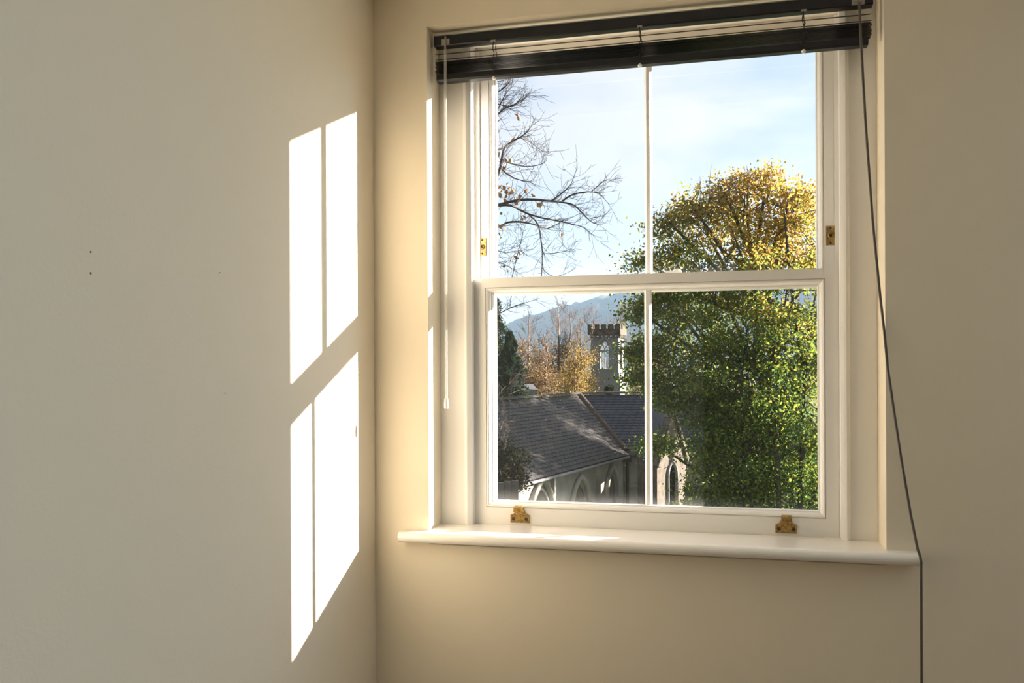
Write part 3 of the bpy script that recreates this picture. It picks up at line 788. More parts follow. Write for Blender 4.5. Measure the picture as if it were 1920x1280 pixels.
for i in range(46):     # finer crown high on the left
    p = px(random.uniform(905, 945), random.uniform(120, 350), BD + random.uniform(-.8, .8))
    twig(p, (R0 * random.uniform(.3, 1) + rv(.45) + Vector((0, 0, .25))).normalized(), random.uniform(.25, .5), .004, 1)
for i in range(16):
    p = px(random.uniform(905, 940), random.uniform(420, 520), BD + random.uniform(-.8, .8))
    twig(p, (R0 * random.uniform(.3, 1) + rv(.4)).normalized(), random.uniform(.2, .4), .0035, 1)
branches('branches', paths, M_BARK_B, bare, sides=5)
# the last leaves hanging on it, one by one
M_LASTLEAF = pmat('rust_leaf', (0.42, 0.17, 0.045), 0.7, (0.50, 0.27, 0.07), 40)
M_LASTLEAF2 = pmat('ochre_leaf', (0.55, 0.36, 0.10), 0.7, (0.44, 0.22, 0.05), 40)
def leaf_mesh(mat):
    mb = MB()
    out = [(0, -.05), (.026, -.025), (.034, .004), (.018, .03), (0, .055), (-.018, .03), (-.034, .004), (-.026, -.025)]
    mb.add([(0, 0, .006)] + [(a, b, -abs(a) * .35) for a, b in out], [(0, 1 + i, 1 + (i + 1) % 8) for i in range(8)])
    return mesh_from('leaf', mb.v, mb.f, mat)
lm = [leaf_mesh(M_LASTLEAF), leaf_mesh(M_LASTLEAF2)]
spots = [(945, 352), (939, 358), (950, 360), (955, 353), (958, 362), (937, 366), (948, 368), (966, 372), (972, 376), (947, 377), (942, 379), (968, 381), (1010, 385), (1013, 383), (940, 400), (947, 403), (979, 410), (984, 406), (937, 425), (947, 430),
         (949, 300), (946, 305), (958, 301), (941, 292), (960, 262), (975, 223), (968, 216), (934, 226), (971, 222), (973, 475), (968, 482), (959, 487), (946, 499), (951, 509), (938, 446), (936, 440), (1052, 440), (1000, 366), (986, 358), (944, 315), (935, 290), (975, 368), (1035, 422), (952, 345), (936, 350), (962, 358)]
Lb = Vector(bare.location)
for i, (u, v) in enumerate(spots):
    o = bpy.data.objects.new('leaf', lm[i % 3 == 1]); COL.objects.link(o); o.parent = bare
    o.location = px(u, v, BD + random.uniform(-.3, .3)) - Lb
    o.rotation_euler = (random.uniform(.6, 2.2), random.uniform(-.8, .8), random.uniform(0, 6.3)); s = random.uniform(.7, 1.15); o.scale = (s, s, s)

# ---- far trees: golden crowns thinning into bare twigs
def far_tree(name, label, u, vtop, d, wpx, cols, weights, nleaf, bare_top=.35, group='autumn trees beyond the church', leafsize=.17, lean=0, f0=.28):
    base = px(u, 689, d); base.z = EYE + GZ
    top = px(u + lean, vtop, d); H = top.z - base.z; Wd = wpx / 1600 * d
    t = thing(name, label, 'tree', base, group)
    paths = []; tips = []
    trunk = [base + (top - base) * f_ + Vector((random.gauss(0, .1), random.gauss(0, .1), 0)) * (f_ > 0) for f_ in [i / 7 for i in range(8)]]
    paths.append((trunk, [H * .018 * (1 - .92 * i / 7) + .012 for i in range(8)]))
    for i in range(30):
        f_ = f0 + (.97 - f0) * (i + random.random()) / 30
        p = base + (top - base) * f_; a = random.uniform(0, 6.283)
        reach = Wd * 1.55 * (1.0 - .55 * max(0, (f_ - .6) / .4)) * random.uniform(.6, 1.0)
        dv = Vector((math.cos(a), math.sin(a), random.uniform(.5, 1.1)))
        grow(paths, tips, p, dv, reach * .85, .055 * (1.2 - f_) + .012, 1, 3, 4, .7, .35, .011, 4)
    branches('branches', paths, M_FARTWIG, t, sides=3)
    T = np.array([tuple(a) for a, b in tips])
    hrel = (T[:, 2] - base.z) / H
    wgt = np.clip((1 - bare_top + .12 - hrel) / .3, 0.015, 1); wgt /= wgt.sum()
    C_ = T[rng.choice(len(T), nleaf, p=wgt)] + rng.normal(0, .36, (nleaf, 3))
    leaves('foliage', C_, leafsize, palette(nleaf, cols, weights), M_LEAF, t)
    return t
GOLD = [(.24, .155, .05), (.20, .115, .04), (.27, .19, .07), (.28, .205, .11), (.17, .11, .06)]
RUSSET = [(.17, .105, .06), (.14, .08, .055), (.21, .14, .07), (.13, .09, .065)]
OLIVE = [(.26, .21, .05), (.20, .18, .05), (.34, .25, .05)]
far_tree('autumn_tree', 'golden thinning tree at the left end of the row, right of the dark conifers', 990, 588, 80, 34, RUSSET + GOLD, None, 4200, .26)
far_tree('autumn_tree', 'tallest golden tree of the row, its bare spire above the church ridge', 1047, 566, 97, 40, GOLD + RUSSET, None, 6400, .34)
far_tree('autumn_tree', 'golden tree directly left of the stone tower', 1088, 596, 88, 32, GOLD + OLIVE, None, 5200, .26)
far_tree('autumn_tree', 'low bright yellow tree over the ridge between tower and tall spire', 1080, 662, 66, 30, [(.30, .21, .06), (.27, .18, .05), (.24, .17, .06)], None, 3800, .05)
far_tree('autumn_tree', 'low ochre tree over the ridge in the middle of the row', 1022, 625, 75, 34, GOLD + RUSSET, None, 5200, .15)
far_tree('autumn_tree', 'brownish tree low above the pale shed roof', 975, 668, 74, 22, RUSSET, None, 2600, .2)
far_tree('autumn_tree', 'russet-topped bare tree in the gap right of the tall spire', 1068, 584, 112, 40, RUSSET, None, 3000, .45)
far_tree('autumn_tree', 'bare purplish tree standing behind the tower battlements', 1165, 576, 140, 40, RUSSET, None, 900, .7)
far_tree('autumn_tree', 'bare greyish tree behind the tower on its left side', 1112, 582, 128, 36, RUSSET, None, 1100, .65)
far_tree('autumn_tree', 'gold and russet tree directly right of the tower', 1200, 640, 108, 26, GOLD + RUSSET, None, 4200, .1)
far_tree('autumn_tree', 'orange tree behind the glazing bar, right of the tower', 1240, 655, 90, 26, RUSSET + GOLD, None, 3600, .1)
# trees beyond the right edge of the view that dapple the church roof
for u_, v_, d_, n_, f_, lab in ((1725, 530, 35, 8000, .28, 'leafy tree right of the church, nearest of those beyond the big tree'), (1668, 480, 40.6, 7000, .60, 'high-crowned tree right of the church, second from the window'),
        (1917, 345, 48.4, 8500, .6, 'tallest tree right of the church, standing apart behind the other trees there'), (1640, 500, 48, 9500, .3, 'leafy tree right of the church, third from the window'), (1630, 490, 57, 9000, .3, 'thinning tree farthest right of the church beyond the view')):
    far_tree('shade_tree', lab, u_, v_, d_, 104 * 40 / d_, OLIVE + GOLD, None, n_, .05, 'trees right of the church', .22, 0, f_)

# ---- dark conifers at the left edge
def conifer(label, u, vtop, d, wpx, n, cols, power=.8, group='dark evergreens left of the golden trees'):
    base = px(u, 689, d); base.z = EYE + GZ; top = px(u, vtop, d); H = top.z - base.z; Wd = wpx / 1600 * d
    t = thing('conifer', label, 'tree', base, group)
    branches('trunk', [([base, base + (top - base) * .5, top], [.28, .16, .02])], M_BARK, t, 6)
    h = rng.uniform(0.05, 1, n) ** .9; a = rng.uniform(0, 6.283, n)
    tier = (.62 + .30 * np.sin(h * 40 + np.sin(a * 3) * 1.6)) * (1 + .35 * np.sin(a * 4 + h * 19) * np.cos(h * 27 + a * 2))
    r_ = Wd * (1 - h) ** power * tier * rng.uniform(.35, 1, n) ** .5 + .05
    P = np.stack([base.x + r_ * np.cos(a), base.y + r_ * np.sin(a), base.z + h * H - r_ * .18], 1)
    leaves('foliage', P, .26, palette(n, cols), M_NEEDLE, t, droop=.3, width=.4)
conifer('tall dark conifer at the extreme left of the lower left pane', 920, 545, 70.5, 80, 20000, [(.034, .062, .040), (.045, .075, .042), (.065, .085, .045)], .5)
conifer('squat dark green conifer in front of the golden trees', 956, 622, 58, 70, 18000, [(.022, .050, .030), (.028, .060, .034), (.036, .066, .04)], .6)

# ---- the crenellated stone tower
TWD = 100.0
c0 = px(1139, 689, TWD)
tow = thing('stone_tower', 'square stone tower with a dark crenellated top and one open pointed window', 'tower', (c0.x, c0.y, EYE + GZ))
ang = math.radians(6.4 + 11.8)            # front turned a little to the left of the viewer
ax = (R0 * math.cos(ang) - FW * math.sin(ang)).normalized()
ay = Vector((-ax.y, ax.x, 0)).normalized()     # away from the viewer
TWL = Vector((c0.x, c0.y, 0))
def tw(a, b, z): return TWL + ax * a + ay * b + Vector((0, 0, EYE + z))
def vz(v, d=TWD): return -(v - 689) / 1600.0 * d
def arch(w, zs, za, n=8):
    """pointed arch outline from the left spring over the apex to the right spring"""
    h = za - zs; Rr = (w * w / 4 + h * h) / w if w else 1
    pts = []
    for i in range(n + 1):
        t = i / n; z = zs + h * t
        x = -(math.sqrt(max(Rr * Rr - (z - zs) ** 2, 0)) - (Rr - w / 2))
        pts.append((x, z))
    return pts + [(-x, z) for x, z in pts[-2::-1]]
def panel_with_hole(mb, P, outer, hole, depth, back=True):
    """P(a, z, y) -> point; wall panel with a hole and its reveal"""
    tri = tessellate_polygon([[Vector((a, z, 0)) for a, z in outer], [Vector((a, z, 0)) for a, z in hole]])
    allp = outer + hole
    mb.add([P(a, z, 0) for a, z in allp], [tuple(t) for t in tri])
    if back: mb.add([P(a, z, depth) for a, z in allp], [tuple(t) for t in tri])
    k = len(hole)
    mb.add([P(a, z, 0) for a, z in hole] + [P(a, z, depth) for a, z in hole], [(i, (i + 1) % k, k + (i + 1) % k, k + i) for i in range(k)])
hw = 1.62        # half width of the shaft
zs0, zs1 = GZ, vz(632)
zb, zsp, zap = vz(692), vz(657), vz(640)
hole = [(-.52, zb)] + arch(1.04, zsp, zap) + [(.52, zb)]
outer = [(-hw, zs0), (-hw, zs1), (hw, zs1), (hw, zs0)]
mb = MB()
hole_b = [(-1.25, zb - .5)] + arch(2.5, zsp + .2, zap + .35) + [(1.25, zb - .5)]
panel_with_hole(mb, lambda a, z, y: tw(a, -hw + y, z), outer, hole, .34)
panel_with_hole(mb, lambda a, z, y: tw(a, hw - y, z), outer, hole_b, .2)
panel_with_hole(mb, lambda a, z, y: tw(hw - y, a, z), outer, hole, .34)
mb.add([tw(-hw, -hw, zs0), tw(-hw, hw, zs0), tw(-hw, hw, zs1), tw(-hw, -hw, zs1)], [(0, 1, 2, 3)])
mb.add([tw(-hw + .3, -hw, zs0), tw(-hw + .3, hw, zs0), tw(-hw + .3, hw, zs1), tw(-hw + .3, -hw, zs1)], [(0, 1, 2, 3)])
M_TOWER = pmat('pale_tower_stone', (0.19, 0.195, 0.205), 0.9, (0.25, 0.25, 0.255), 0.7, detail=8, bump=.4, bump_scale=5)
shaft = obj('shaft', mb, M_TOWER, tow)
def band(name, z0, z1, half, mat, label=None):
    mb = MB(); 
    mb.obox(tw(0, 0, (z0 + z1) / 2), ax * half, ay * half, Vector((0, 0, (z1 - z0) / 2)))
    return obj(name, mb, mat, tow, label=label)
def bandring(name, z0, z1, half, mat):
    mb = MB(); th = .3; zc_ = (z0 + z1) / 2; hz2 = Vector((0, 0, (z1 - z0) / 2))
    for s in (-1, 1):
        mb.obox(tw(0, s * (half - th / 2), zc_), ax * half, ay * th / 2, hz2); mb.obox(tw(s * (half - th / 2), 0, zc_), ax * th / 2, ay * (half - th), hz2)
    return obj(name, mb, mat, tow)
bandring('string_course', vz(660), vz(657.5), hw + .07, M_TOWER)
band('plinth', GZ, vz(712), hw + .22, M_TOWER)
band('plinth', vz(712), vz(699), hw + .10, M_TOWER)
PH = hw + .30
par = bandring('parapet', vz(629), vz(618.5), PH, M_STONE_D)
# corbels below the parapet, merlons above it: one mesh each, copied
cm = MB().obox((0, 0, 0), (.11, 0, 0), (0, .16, 0), (0, 0, .20)); me_c = mesh_from('corbel', cm.v, cm.f, M_STONE_D)
mm = MB().obox((0, 0, 0), (.28, 0, 0), (0, .17, 0), (0, 0, .26)); mm.obox((0, 0, .29), (.31, 0, 0), (0, .21, 0), (0, 0, .05)); me_m = mesh_from('merlon', mm.v, mm.f, M_STONE_D)
rz = math.atan2(ax.y, ax.x)
TL0 = Vector(tow.location)
def place(name, me, pos, rot):
    o = bpy.data.objects.new(name, me); COL.objects.link(o); o.parent = tow; o.location = pos - TL0; o.rotation_euler = (0, 0, rot)
for side in range(4):
    for k in range(5):
        a = (k - 2) * .82
        pos = [tw(a, -PH + .17, vz(615.2)), tw(PH - .17, a, vz(615.2)), tw(a, PH - .17, vz(615.2)), tw(-PH + .17, a, vz(615.2))][side]
        if side in (1, 3) and k in (0, 4): continue
        place('merlon', me_m, pos, rz + side * math.pi / 2)
    for k in range(7):
        a = (k - 3) * .52
        pos = [tw(a, -hw - .13, vz(631.6)), tw(hw + .13, a, vz(631.6)), tw(a, hw + .13, vz(631.6)), tw(-hw - .13, a, vz(631.6))][side]
        if side < 2: place('corbel', me_c, pos, rz + side * math.pi / 2)
# hood mould and tracery of the open window
ring_ = [(-.78, zsp - .05)] + arch(1.56, zsp, zap + .42, 8) + [(.78, zsp - .05)]
obj('hood_mould', MB().tube([tw(a, -hw - .06, z) for a, z in ring_], .17, 6), M_TOWER, tow)
mb = MB()
mb.tube([tw(0.0, -hw + .3, zb), tw(0.0, -hw + .3, zsp + .15)], .06, 6)
mb.tube([tw(0, -hw + .3, zsp), tw(-.16, -hw + .3, zsp + .45), tw(-.36, -hw + .3, zsp + .62)], .055, 6)
mb.tube([tw(0, -hw + .3, zsp), tw(.16, -hw + .3, zsp + .45), tw(.36, -hw + .3, zsp + .62)], .055, 6)
obj('tracery', mb, M_TOWER, tow)

# ---- the church: a wing running towards us on the left, a wing across behind, a gabled end on the right
EZ, RZ_ = -3.975, -1.42           # eaves and ridge over the eye level
ic = px(1170, 689, 40.0); ic2 = Vector((ic.x, ic.y, 0))                  # inner corner of the two walls
def EV(lat, d): return R0 * lat + FW * d
uL = (EV(-4.76, -8.8)).normalized()         # along the left wing, towards the viewer
nL = EV(.88, -.476).normalized()            # its wall faces right
uR = (EV(1, -.035)).normalized()            # along the right wing
nR = EV(-.035, -1).normalized()
chu = thing('church', 'grey stone church with slate roofs, pointed windows and a sunlit gable below the tower', 'church', (ic2.x, ic2.y, EYE + GZ))
def CL(s, o, z): return ic2 + uL * s + nL * o + Vector((0, 0, EYE + z))
def CR(s, o, z): return ic2 + uR * s + nR * o + Vector((0, 0, EYE + z))
HLw, HRw = 4.3, 4.05                         # plan depth from eaves to ridge
# meeting lines of the two roofs
rc = px(1088, 740, 44.0); 
LEN_L, LEN_R = 21.0, 9.0
ridge_c = ic2 - nR * HRw + uR * -1.95
def along_ridge(s): return ridge_c + uL * s
# left wall with three window openings
def s_of(u):          # where the sight line at column u meets the wall of the left wing
    d = (FW + RT * ((u - 960) / 1600.0)); o = CAMP
    den = d.x * nL.x + d.y * nL.y; t = ((ic2.x - o.x) * nL.x + (ic2.y - o.y) * nL.y) / den
    p = Vector((o.x + d.x * t, o.y + d.y * t, 0)); return (p - ic2).dot(uL), t
def zat(v, t): return -(v - 689) / 1600.0 * t
wins = []
for (u0, u1, vs1, va, infill) in ((1137, 1153, 902, 886, 'door'), (1071, 1099, 925, 906, 'pale'), (993, 1031, 945, 914, 'dark')):
    s0, t0 = s_of(u0); s1, t1 = s_of(u1); tm = (t0 + t1) / 2
    w_ = abs(s0 - s1); wins.append(((s0 + s1) / 2, w_, zat(va, tm) - .82 * w_, zat(va, tm), infill))
mb = MB()
edges = [0.0] + [(wins[0][0] + wins[1][0]) / 2, (wins[1][0] + wins[2][0]) / 2, wins[2][0] * 1.3]
for k, (sc_, w, zs_, za, inf) in enumerate(wins):
    a0, a1 = edges[k], edges[k + 1]
    hole = [(sc_ - w / 2, -7.6)] + [(sc_ + x, z) for x, z in arch(w, zs_, za)] + [(sc_ + w / 2, -7.6)]
    panel_with_hole(mb, lambda a, z, y: CL(a, -y, z), [(a0, GZ), (a0, EZ), (a1, EZ), (a1, GZ)], hole, .35, back=False)
mb.add([CL(edges[-1], 0, GZ), CL(LEN_L, 0, GZ), CL(LEN_L, 0, EZ), CL(edges[-1], 0, EZ)], [(0, 1, 2, 3)])
mb.add([CL(LEN_L, 0, GZ), CL(LEN_L, -2 * HLw, GZ), CL(LEN_L, -2 * HLw, EZ), CL(LEN_L, -HLw, RZ_), CL(LEN_L, 0, EZ)], [(0, 1, 2, 3, 4)])
obj('nave_wall', mb, M_STONE, chu)
for k, (sc_, w, zs_, za, inf) in enumerate(wins):
    back = [(sc_ - w / 2, -7.6)] + [(sc_ + x, z) for x, z in arch(w, zs_, za)] + [(sc_ + w / 2, -7.6)]
    mbw = MB().add([CL(a, -.33, z) for a, z in back], [tuple(range(len(back)))])
    wn = obj('arched_window', mbw, {'door': M_INFILL, 'pale': M_INFILL, 'dark': M_GLASSD}[inf], chu, label={'door': 'narrow walled-up pointed window', 'pale': 'pointed window blocked with pale stone', 'dark': 'dark pointed window with tracery'}[inf])
    hd = [(sc_ + x, z) for x, z in [(-w * .66, zs_ - .3)] + arch(w * 1.32, zs_ - .05, za + .30, 9) + [(w * .66, zs_ - .3)]]
    obj('hood_mould', MB().tube([CL(a, .06, z) for a, z in hd], .13, 6), M_STONE, wn)
    hd = [(sc_ + x, z) for x, z in [(-w * .5, -7.6)] + arch(w * 1.0, zs_, za, 9) + [(w * .5, -7.6)]]
    obj('window_arch', MB().tube([CL(a, -.02, z) for a, z in hd], .07, 6), M_TOWER, wn)
    if inf == 'dark':
        mt = MB().tube([CL(sc_, -.2, -7.6), CL(sc_, -.2, zs_ + .1), CL(sc_ - w * .2, -.2, zs_ + .45)], .05, 6)
        mt.tube([CL(sc_, -.2, zs_ + .1), CL(sc_ + w * .2, -.2, zs_ + .45)], .05, 6)
        obj('tracery', mt, M_TOWER, wn)
# right wall, front of the cross wing
mb = MB().add([CR(0, 0, GZ), CR(LEN_R, 0, GZ), CR(LEN_R, 0, EZ), CR(0, 0, EZ)], [(0, 1, 2, 3)])
mb.add([CR(LEN_R, 0, GZ), CR(LEN_R, -2 * HRw, GZ), CR(LEN_R, -2 * HRw, EZ), CR(LEN_R, -HRw, RZ_), CR(LEN_R, 0, EZ)], [(0, 1, 2, 3, 4)])
obj('cross_wing_wall', mb, M_STONE, chu)
obj('string_course', MB().obox(CR(2.4, .04, -5.55), uR * 2.4, nR * .06, Vector((0, 0, .07))), M_STONE, chu)
# slates: every slate a thin stepped slab
def slate_roof(name, A, B, C_, D, mat, tone):
    """quad A-B along the eaves, D-C along the ridge (D above A)"""
    A, B, C_, D = map(Vector, (A, B, C_, D)); rows = max(6, int(((D - A).length) / .24)); vs = []; fs = []
    nrm = (B - A).cross(D - A).normalized(); nrm = nrm if nrm.z > 0 else -nrm
    mb = MB()
    for r_ in range(rows):
        t0, t1 = r_ / rows, min(1.0, (r_ + 1.12) / rows)
        L0_, R0_ = A.lerp(D, t0), B.lerp(C_, t0); L1_, R1_ = A.lerp(D, t1), B.lerp(C_, t1)
        n = max(2, int((R0_ - L0_).length / .34)); off = .5 * (r_ % 2)
        for k in range(n + (r_ % 2)):
            a = max(0, (k - off) / n); b = min(1, (k + 1 - off) / n)
            if b - a < .002: continue
            g = .012 / max(.2, (R0_ - L0_).length)
            h0_ = .035 + random.uniform(0, .014); h1_ = .012
            p = [L0_.lerp(R0_, a + g), L0_.lerp(R0_, b - g), L1_.lerp(R1_, b - g), L1_.lerp(R1_, a + g)]
            q = [p[0] + nrm * h0_, p[1] + nrm * h0_, p[2] + nrm * h1_, p[3] + nrm * h1_]
            i = len(mb.v); mb.v += [tuple(x) for x in (p[0], p[1], *q)]
            mb.f += [(i + 2, i + 3, i + 4, i + 5), (i, i + 1, i + 3, i + 2), (i, i + 2, i + 5), (i + 1, i + 4, i + 3)]; mb.smooth += [False] * 4
    off_ = root_loc(chu)
    me = bpy.data.meshes.new(name); me.from_pydata([tuple(Vector(v) - off_) for v in mb.v], [], mb.f); me.materials.append(mat); me.update()
    o = bpy.data.objects.new(name, me); COL.objects.link(o); o.parent = chu; o['kind'] = 'stuff'
    deck = MB().add([A, B, C_, D], [(0, 1, 2, 3)]); deck.add([p - nrm * .12 for p in (A, B, C_, D)], [(0, 1, 2, 3)])
    obj('roof_deck', deck, M_SLATE, chu)
OVH = .28
_k = nL.dot(nR); _a = OVH / (1 + _k)
VAL = ic2 + (nL + nR) * _a + Vector((0, 0, EYE + EZ - .12))       # where both eaves meet
eL0 = VAL.copy(); eL1 = CL(LEN_L, OVH, EZ - .12)
rL0 = ridge_c + Vector((0, 0, EYE + RZ_)); rL1 = along_ridge(LEN_L) + Vector((0, 0, EYE + RZ_))
slate_roof('nave_slates', eL0, eL1, rL1, rL0, M_SLATE_L, 0)
eR0 = VAL.copy(); eR1 = CR(LEN_R + .2, OVH, EZ - .12); rR1 = ridge_c + uR * (LEN_R + 2.2) + Vector((0, 0, EYE + RZ_))
slate_roof('cross_wing_slates', eR0, eR1, rR1, rL0, M_SLATE, 0)
# back slopes close the roofs
mb = MB().add([rL0, rL1, rL1 - nL * HLw + Vector((0, 0, EZ - RZ_)), rL0 - nL * HLw + Vector((0, 0, EZ - RZ_))], [(0, 1, 2, 3)])
mb.add([rL0, rR1, rR1 - nR * HRw + Vector((0, 0, EZ - RZ_)), rL0 - nR * HRw + Vector((0, 0, EZ - RZ_))], [(0, 1, 2, 3)])
obj('back_roof', mb, M_SLATE, chu)
# ridge tiles, one by one
def tile_mesh(name, mat, L):
    mb = MB(); n = 6
    for x in (-L / 2, L / 2):
        for k in range(n + 1):
            a = math.pi * (0.1 + .8 * k / n); mb.v.append((x, .17 * math.cos(a), .15 * math.sin(a) - .03))
    for k in range(n): mb.f.append((k, k + 1, n + 2 + k, n + 1 + k)); mb.smooth.append(True)
    return mesh_from(name, mb.v, mb.f, mat, mb.smooth)
me_rt = tile_mesh('ridge_tile', M_MOSS, .44)
CL0 = Vector(chu.location)
def run_tiles(p0, p1, me, step, name='ridge_tile', lift=.03):
    p0, p1 = Vector(p0), Vector(p1); n = int((p1 - p0).length / step); d = (p1 - p0).normalized()
    eul = d.to_track_quat('X', 'Z').to_euler()
    for i in range(n):
        o = bpy.data.objects.new(name, me); COL.objects.link(o); o.parent = chu
        o.location = p0 + d * (i + .5) * step - CL0 + Vector((0, 0, lift + random.uniform(-.012, .012))); o.rotation_euler = eul
run_tiles(rL0, rL0 + (rL1 - rL0).normalized() * 17, me_rt, .46)
run_tiles(rL0, rR1, me_rt, .46)
me_vt = tile_mesh('valley_tile', M_TILE, .24)
run_tiles(rL0, eL0 + (rL0 - eL0).normalized() * .2, me_vt, .25, 'valley_tile', .06)
# gutters, downpipes
mb = MB().tube([CR(.05, OVH + .05, EZ - .16), CR(LEN_R, OVH + .05, EZ - .16)], .07, 6)
obj('gutter', mb, M_IRON, chu)
mb = MB().tube([CL(.1, OVH + .05, EZ - .2), CL(LEN_L, OVH + .05, EZ - .2)], .06, 6)
obj('eaves_course', mb, M_TOWER, chu)
mb = MB().tube([CR(.12, .16, EZ - .15), CR(.12, .14, EZ - .5), CR(.12, .14, GZ)], .075, 8)
mb.obox(CR(.12, .17, EZ - .32), uR * .17, nR * .12, Vector((0, 0, .13)))
obj('downpipe', mb, M_IRON, chu, label='brown iron downpipe with a hopper head')
for u in (1119, 1034):
    s_, t_ = s_of(u)
    obj('pilaster', MB().obox(CL(s_, .06, (EZ - .2 + GZ) / 2), uL * .07, nL * .08, Vector((0, 0, (EZ - .2 - GZ) / 2))), M_STONE, chu)
# sunlit gabled end on the right, half hidden by the big tree
gd = 36.0
g0 = px(1229, 689, gd + .8); g1 = px(1289, 689, gd - .8)
ga = Vector((g0.x, g0.y, 0)); gb = Vector((g1.x, g1.y, 0)); gu = (gb - ga).normalized(); gw = (gb - ga).length
gn = Vector((gu.y, -gu.x, 0))
if gn.dot(FW) > 0: gn = -gn
gu2 = (EV(.62, -.78)).normalized()
gn2 = EV(.78, .62).normalized(); gn2 = EV(.80, -.60).normalized(); gu2 = EV(.60, .80).normalized()
gc = px(1259, 689, gd); gc2 = Vector((gc.x, gc.y, 0)); gh = 1.35
gback = EV(-.12, .99).normalized()
def GP(a, z, y): return gc2 + gu2 * a + gback * y + Vector((0, 0, EYE + z))
zp = vz(772, gd); ze = vz(872, gd)
mb = MB()
ho = [(-.42, -7.4)] + arch(.84, vz(893, gd), vz(868, gd)) + [(.42, -7.4)]
panel_with_hole(mb, GP, [(-gh, GZ), (-gh, ze), (0, zp), (gh, ze), (gh, GZ)], ho, .3, back=False)
M_GABLE = pmat('sunlit_gable_stone', (0.15, 0.118, 0.095), 0.9, (0.06, 0.05, 0.04), 4.5, detail=9, bump=.5)
mb.add([GP(-gh, GZ, 0), GP(-gh, GZ, 3), GP(-gh, ze, 3), GP(-gh, ze, 0)], [(0, 1, 2, 3)])
gab = obj('gable', mb, M_GABLE, chu, label='sunlit gable end with a tall pointed window')
obj('arched_window', MB().add([GP(a, z, .28) for a, z in ho], [tuple(range(len(ho)))]), M_GLASSD, gab)
obj('window_arch', MB().tube([GP(a, z, -.03) for a, z in ho], .075, 6), M_TOWER, gab)
for sgn in (-1, 1):
    n = 7
    for k in range(n):
        f0, f1 = k / n, (k + .93) / n
        pA = GP(sgn * gh * (1 - f0), ze + (zp - ze) * f0, .1); pB = GP(sgn * gh * (1 - f1), ze + (zp - ze) * f1, .1)
        dv = (pB - pA); upv = dv.cross(gn2).normalized(); upv = upv if upv.z > 0 else -upv
        obj('coping_stone', MB().obox((pA + pB) / 2 + upv * .06, dv / 2, gn2 * .17, upv * .08), M_GABLE, gab)
mb = MB().add([GP(-gh, ze, .2), GP(0, zp, .2), GP(0, zp, 3.4), GP(-gh, ze, 3.4)], [(0, 1, 2, 3)]).add([GP(gh, ze, .2), GP(0, zp, .2), GP(0, zp, 3.4), GP(gh, ze, 3.4)], [(0, 1, 2, 3)])
obj('gable_roof', mb, M_SLATE, chu)

# ---- bits around the church
def bush(name, label, u, v, r_, d, n, cols, base_v=None, cat='shrub', sx=1.0, mat=None, size=.12):
    c = px(u, v, d); R_ = r_ / 1600 * d; b = c.copy(); b.z = EYE + GZ
    t = thing(name, label, cat, b)
    P = rng.normal(size=(n, 3)); P /= np.linalg.norm(P, axis=1, keepdims=True); lump = 1 + .22 * np.sin(P[:, :1] * 5.1 + 1) * np.cos(P[:, 2:] * 6.3) + .12 * np.sin(P[:, 1:2] * 11)
    P *= lump * (rng.uniform(0, 1, (n, 1)) ** .5) * 1.1 * R_ * np.array([[sx, sx, 1]])
    P += np.array(c)
    paths = [([b, b + (c - b) * .6 + rv(.1), c], [.12, .08, .03])]
    for k in range(22):
        q = Vector(P[random.randrange(n)]); s_ = b + (c - b) * random.uniform(.6, .95)
        paths.append(([s_, (s_ + q) / 2 + rv(.1), q], [.03, .02, .008]))
    branches('stem', paths, M_BARK, t, 5)
    leaves('foliage', P, size, palette(n, cols), mat or M_NEEDLE, t)
bush('evergreen_shrub', 'dark leafy shrub crowding the near end of the nave roof', 943, 880, 46, 26.8, 6500, [(.03, .04, .028), (.05, .05, .035), (.07, .06, .04)], size=.10)
bush('ridge_shrub', 'small round dark shrub at the foot of the tower', 1142, 731, 8.5, 90, 700, [(.02, .035, .025), (.03, .045, .03)], size=.2)
# bare scrub in front of the shed, at the left end of the ridge
sb = px(912, 760, 24.5); sb.z = EYE + GZ
scr = thing('bare_shrub', 'tangle of bare grey twigs before the left end of the ridge', 'shrub', sb)
paths = []; tips = []
paths.append(([sb, px(914, 850, 24.5), px(922, 770, 24.5)], [.06, .045, .02]))
for k in range(26):
    p = px(random.uniform(915, 960), random.uniform(715, 850), 24.5 + random.uniform(-.7, .7))
    grow(paths, tips, p, rv(1) + Vector((0, 0, .8)), random.uniform(.35, .8), .010, 1, 3, 3, .8, .1, .0042, 4)
branches('branches', paths, pmat('grey_twigs', (.075, .064, .056), .9), scr, 4)
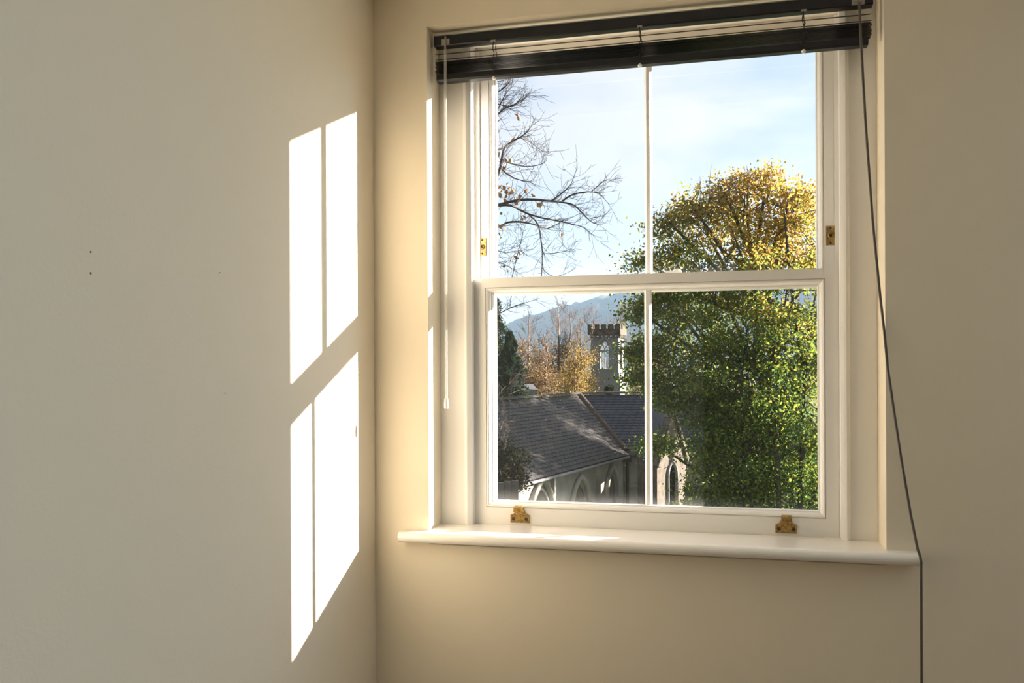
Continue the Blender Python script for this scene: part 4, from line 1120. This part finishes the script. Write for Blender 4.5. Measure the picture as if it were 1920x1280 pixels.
# grey boundary fence below the shrub
fb = px(930, 925, 23.5); 
fen = thing('fence_panel', 'grey weathered board fence at the lower left corner of the view', 'fence', (fb.x, fb.y, EYE + GZ))
M_FENCE = pmat('weathered_boards', (.10, .088, .078), .9, (.15, .13, .115), 4)
bm_ = MB().obox((0, 0, 0), (.095, 0, 0), (0, .015, 0), (0, 0, 2.5)); me_b = mesh_from('board', bm_.v, bm_.f, M_FENCE)
fz = math.atan2(R0.y, R0.x); topz = vz(903, 23.5)
for k in range(7):
    o = bpy.data.objects.new('board', me_b); COL.objects.link(o); o.parent = fen
    pp = px(884 + k * 13.6, 905, 23.5); o.location = Vector((pp.x, pp.y, EYE + topz - 2.5 + random.uniform(-.04, .04))) - Vector(fen.location)
    o.rotation_euler = (0, 0, fz)
obj('fence_rail', MB().obox(px(925, 903, 23.56) - Vector((0, 0, .5)), R0 * .65, FW * .02, Vector((0, 0, .05))), M_FENCE, fen)
# pale flat-roofed shed beyond the ridge
sc0 = px(984, 725, 64)
shed = thing('shed', 'low pale flat-roofed building beyond the left end of the ridge', 'building', (sc0.x, sc0.y, EYE + GZ))
M_SHED = pmat('pale_render', (.18, .20, .22), .8, (.25, .26, .27), 1.5)
zt0, zt1 = vz(729, 64), vz(720, 64)
mb = MB().obox(Vector((sc0.x, sc0.y, EYE + (GZ + zt0) / 2)), R0 * .80, FW * 1.4, Vector((0, 0, (zt0 - GZ) / 2)))
obj('wall', mb, M_SHED, shed)
mb = MB(); A = Vector((sc0.x, sc0.y, EYE + zt0))
hh = zt1 - zt0
mb.add([A - R0 * .9 - FW * 1.5, A + R0 * .9 - FW * 1.5, A + R0 * .9 + FW * 1.5, A - R0 * .9 + FW * 1.5, A - R0 * .75 - FW * .6 + Vector((0, 0, hh)), A + R0 * .62 - FW * .6 + Vector((0, 0, hh)), A + R0 * .62 + FW * .6 + Vector((0, 0, hh)), A - R0 * .75 + FW * .6 + Vector((0, 0, hh))],
       [(0, 1, 5, 4), (1, 2, 6, 5), (2, 3, 7, 6), (3, 0, 4, 7), (4, 5, 6, 7), (0, 3, 2, 1)])
obj('roof', mb, M_SHED, shed)
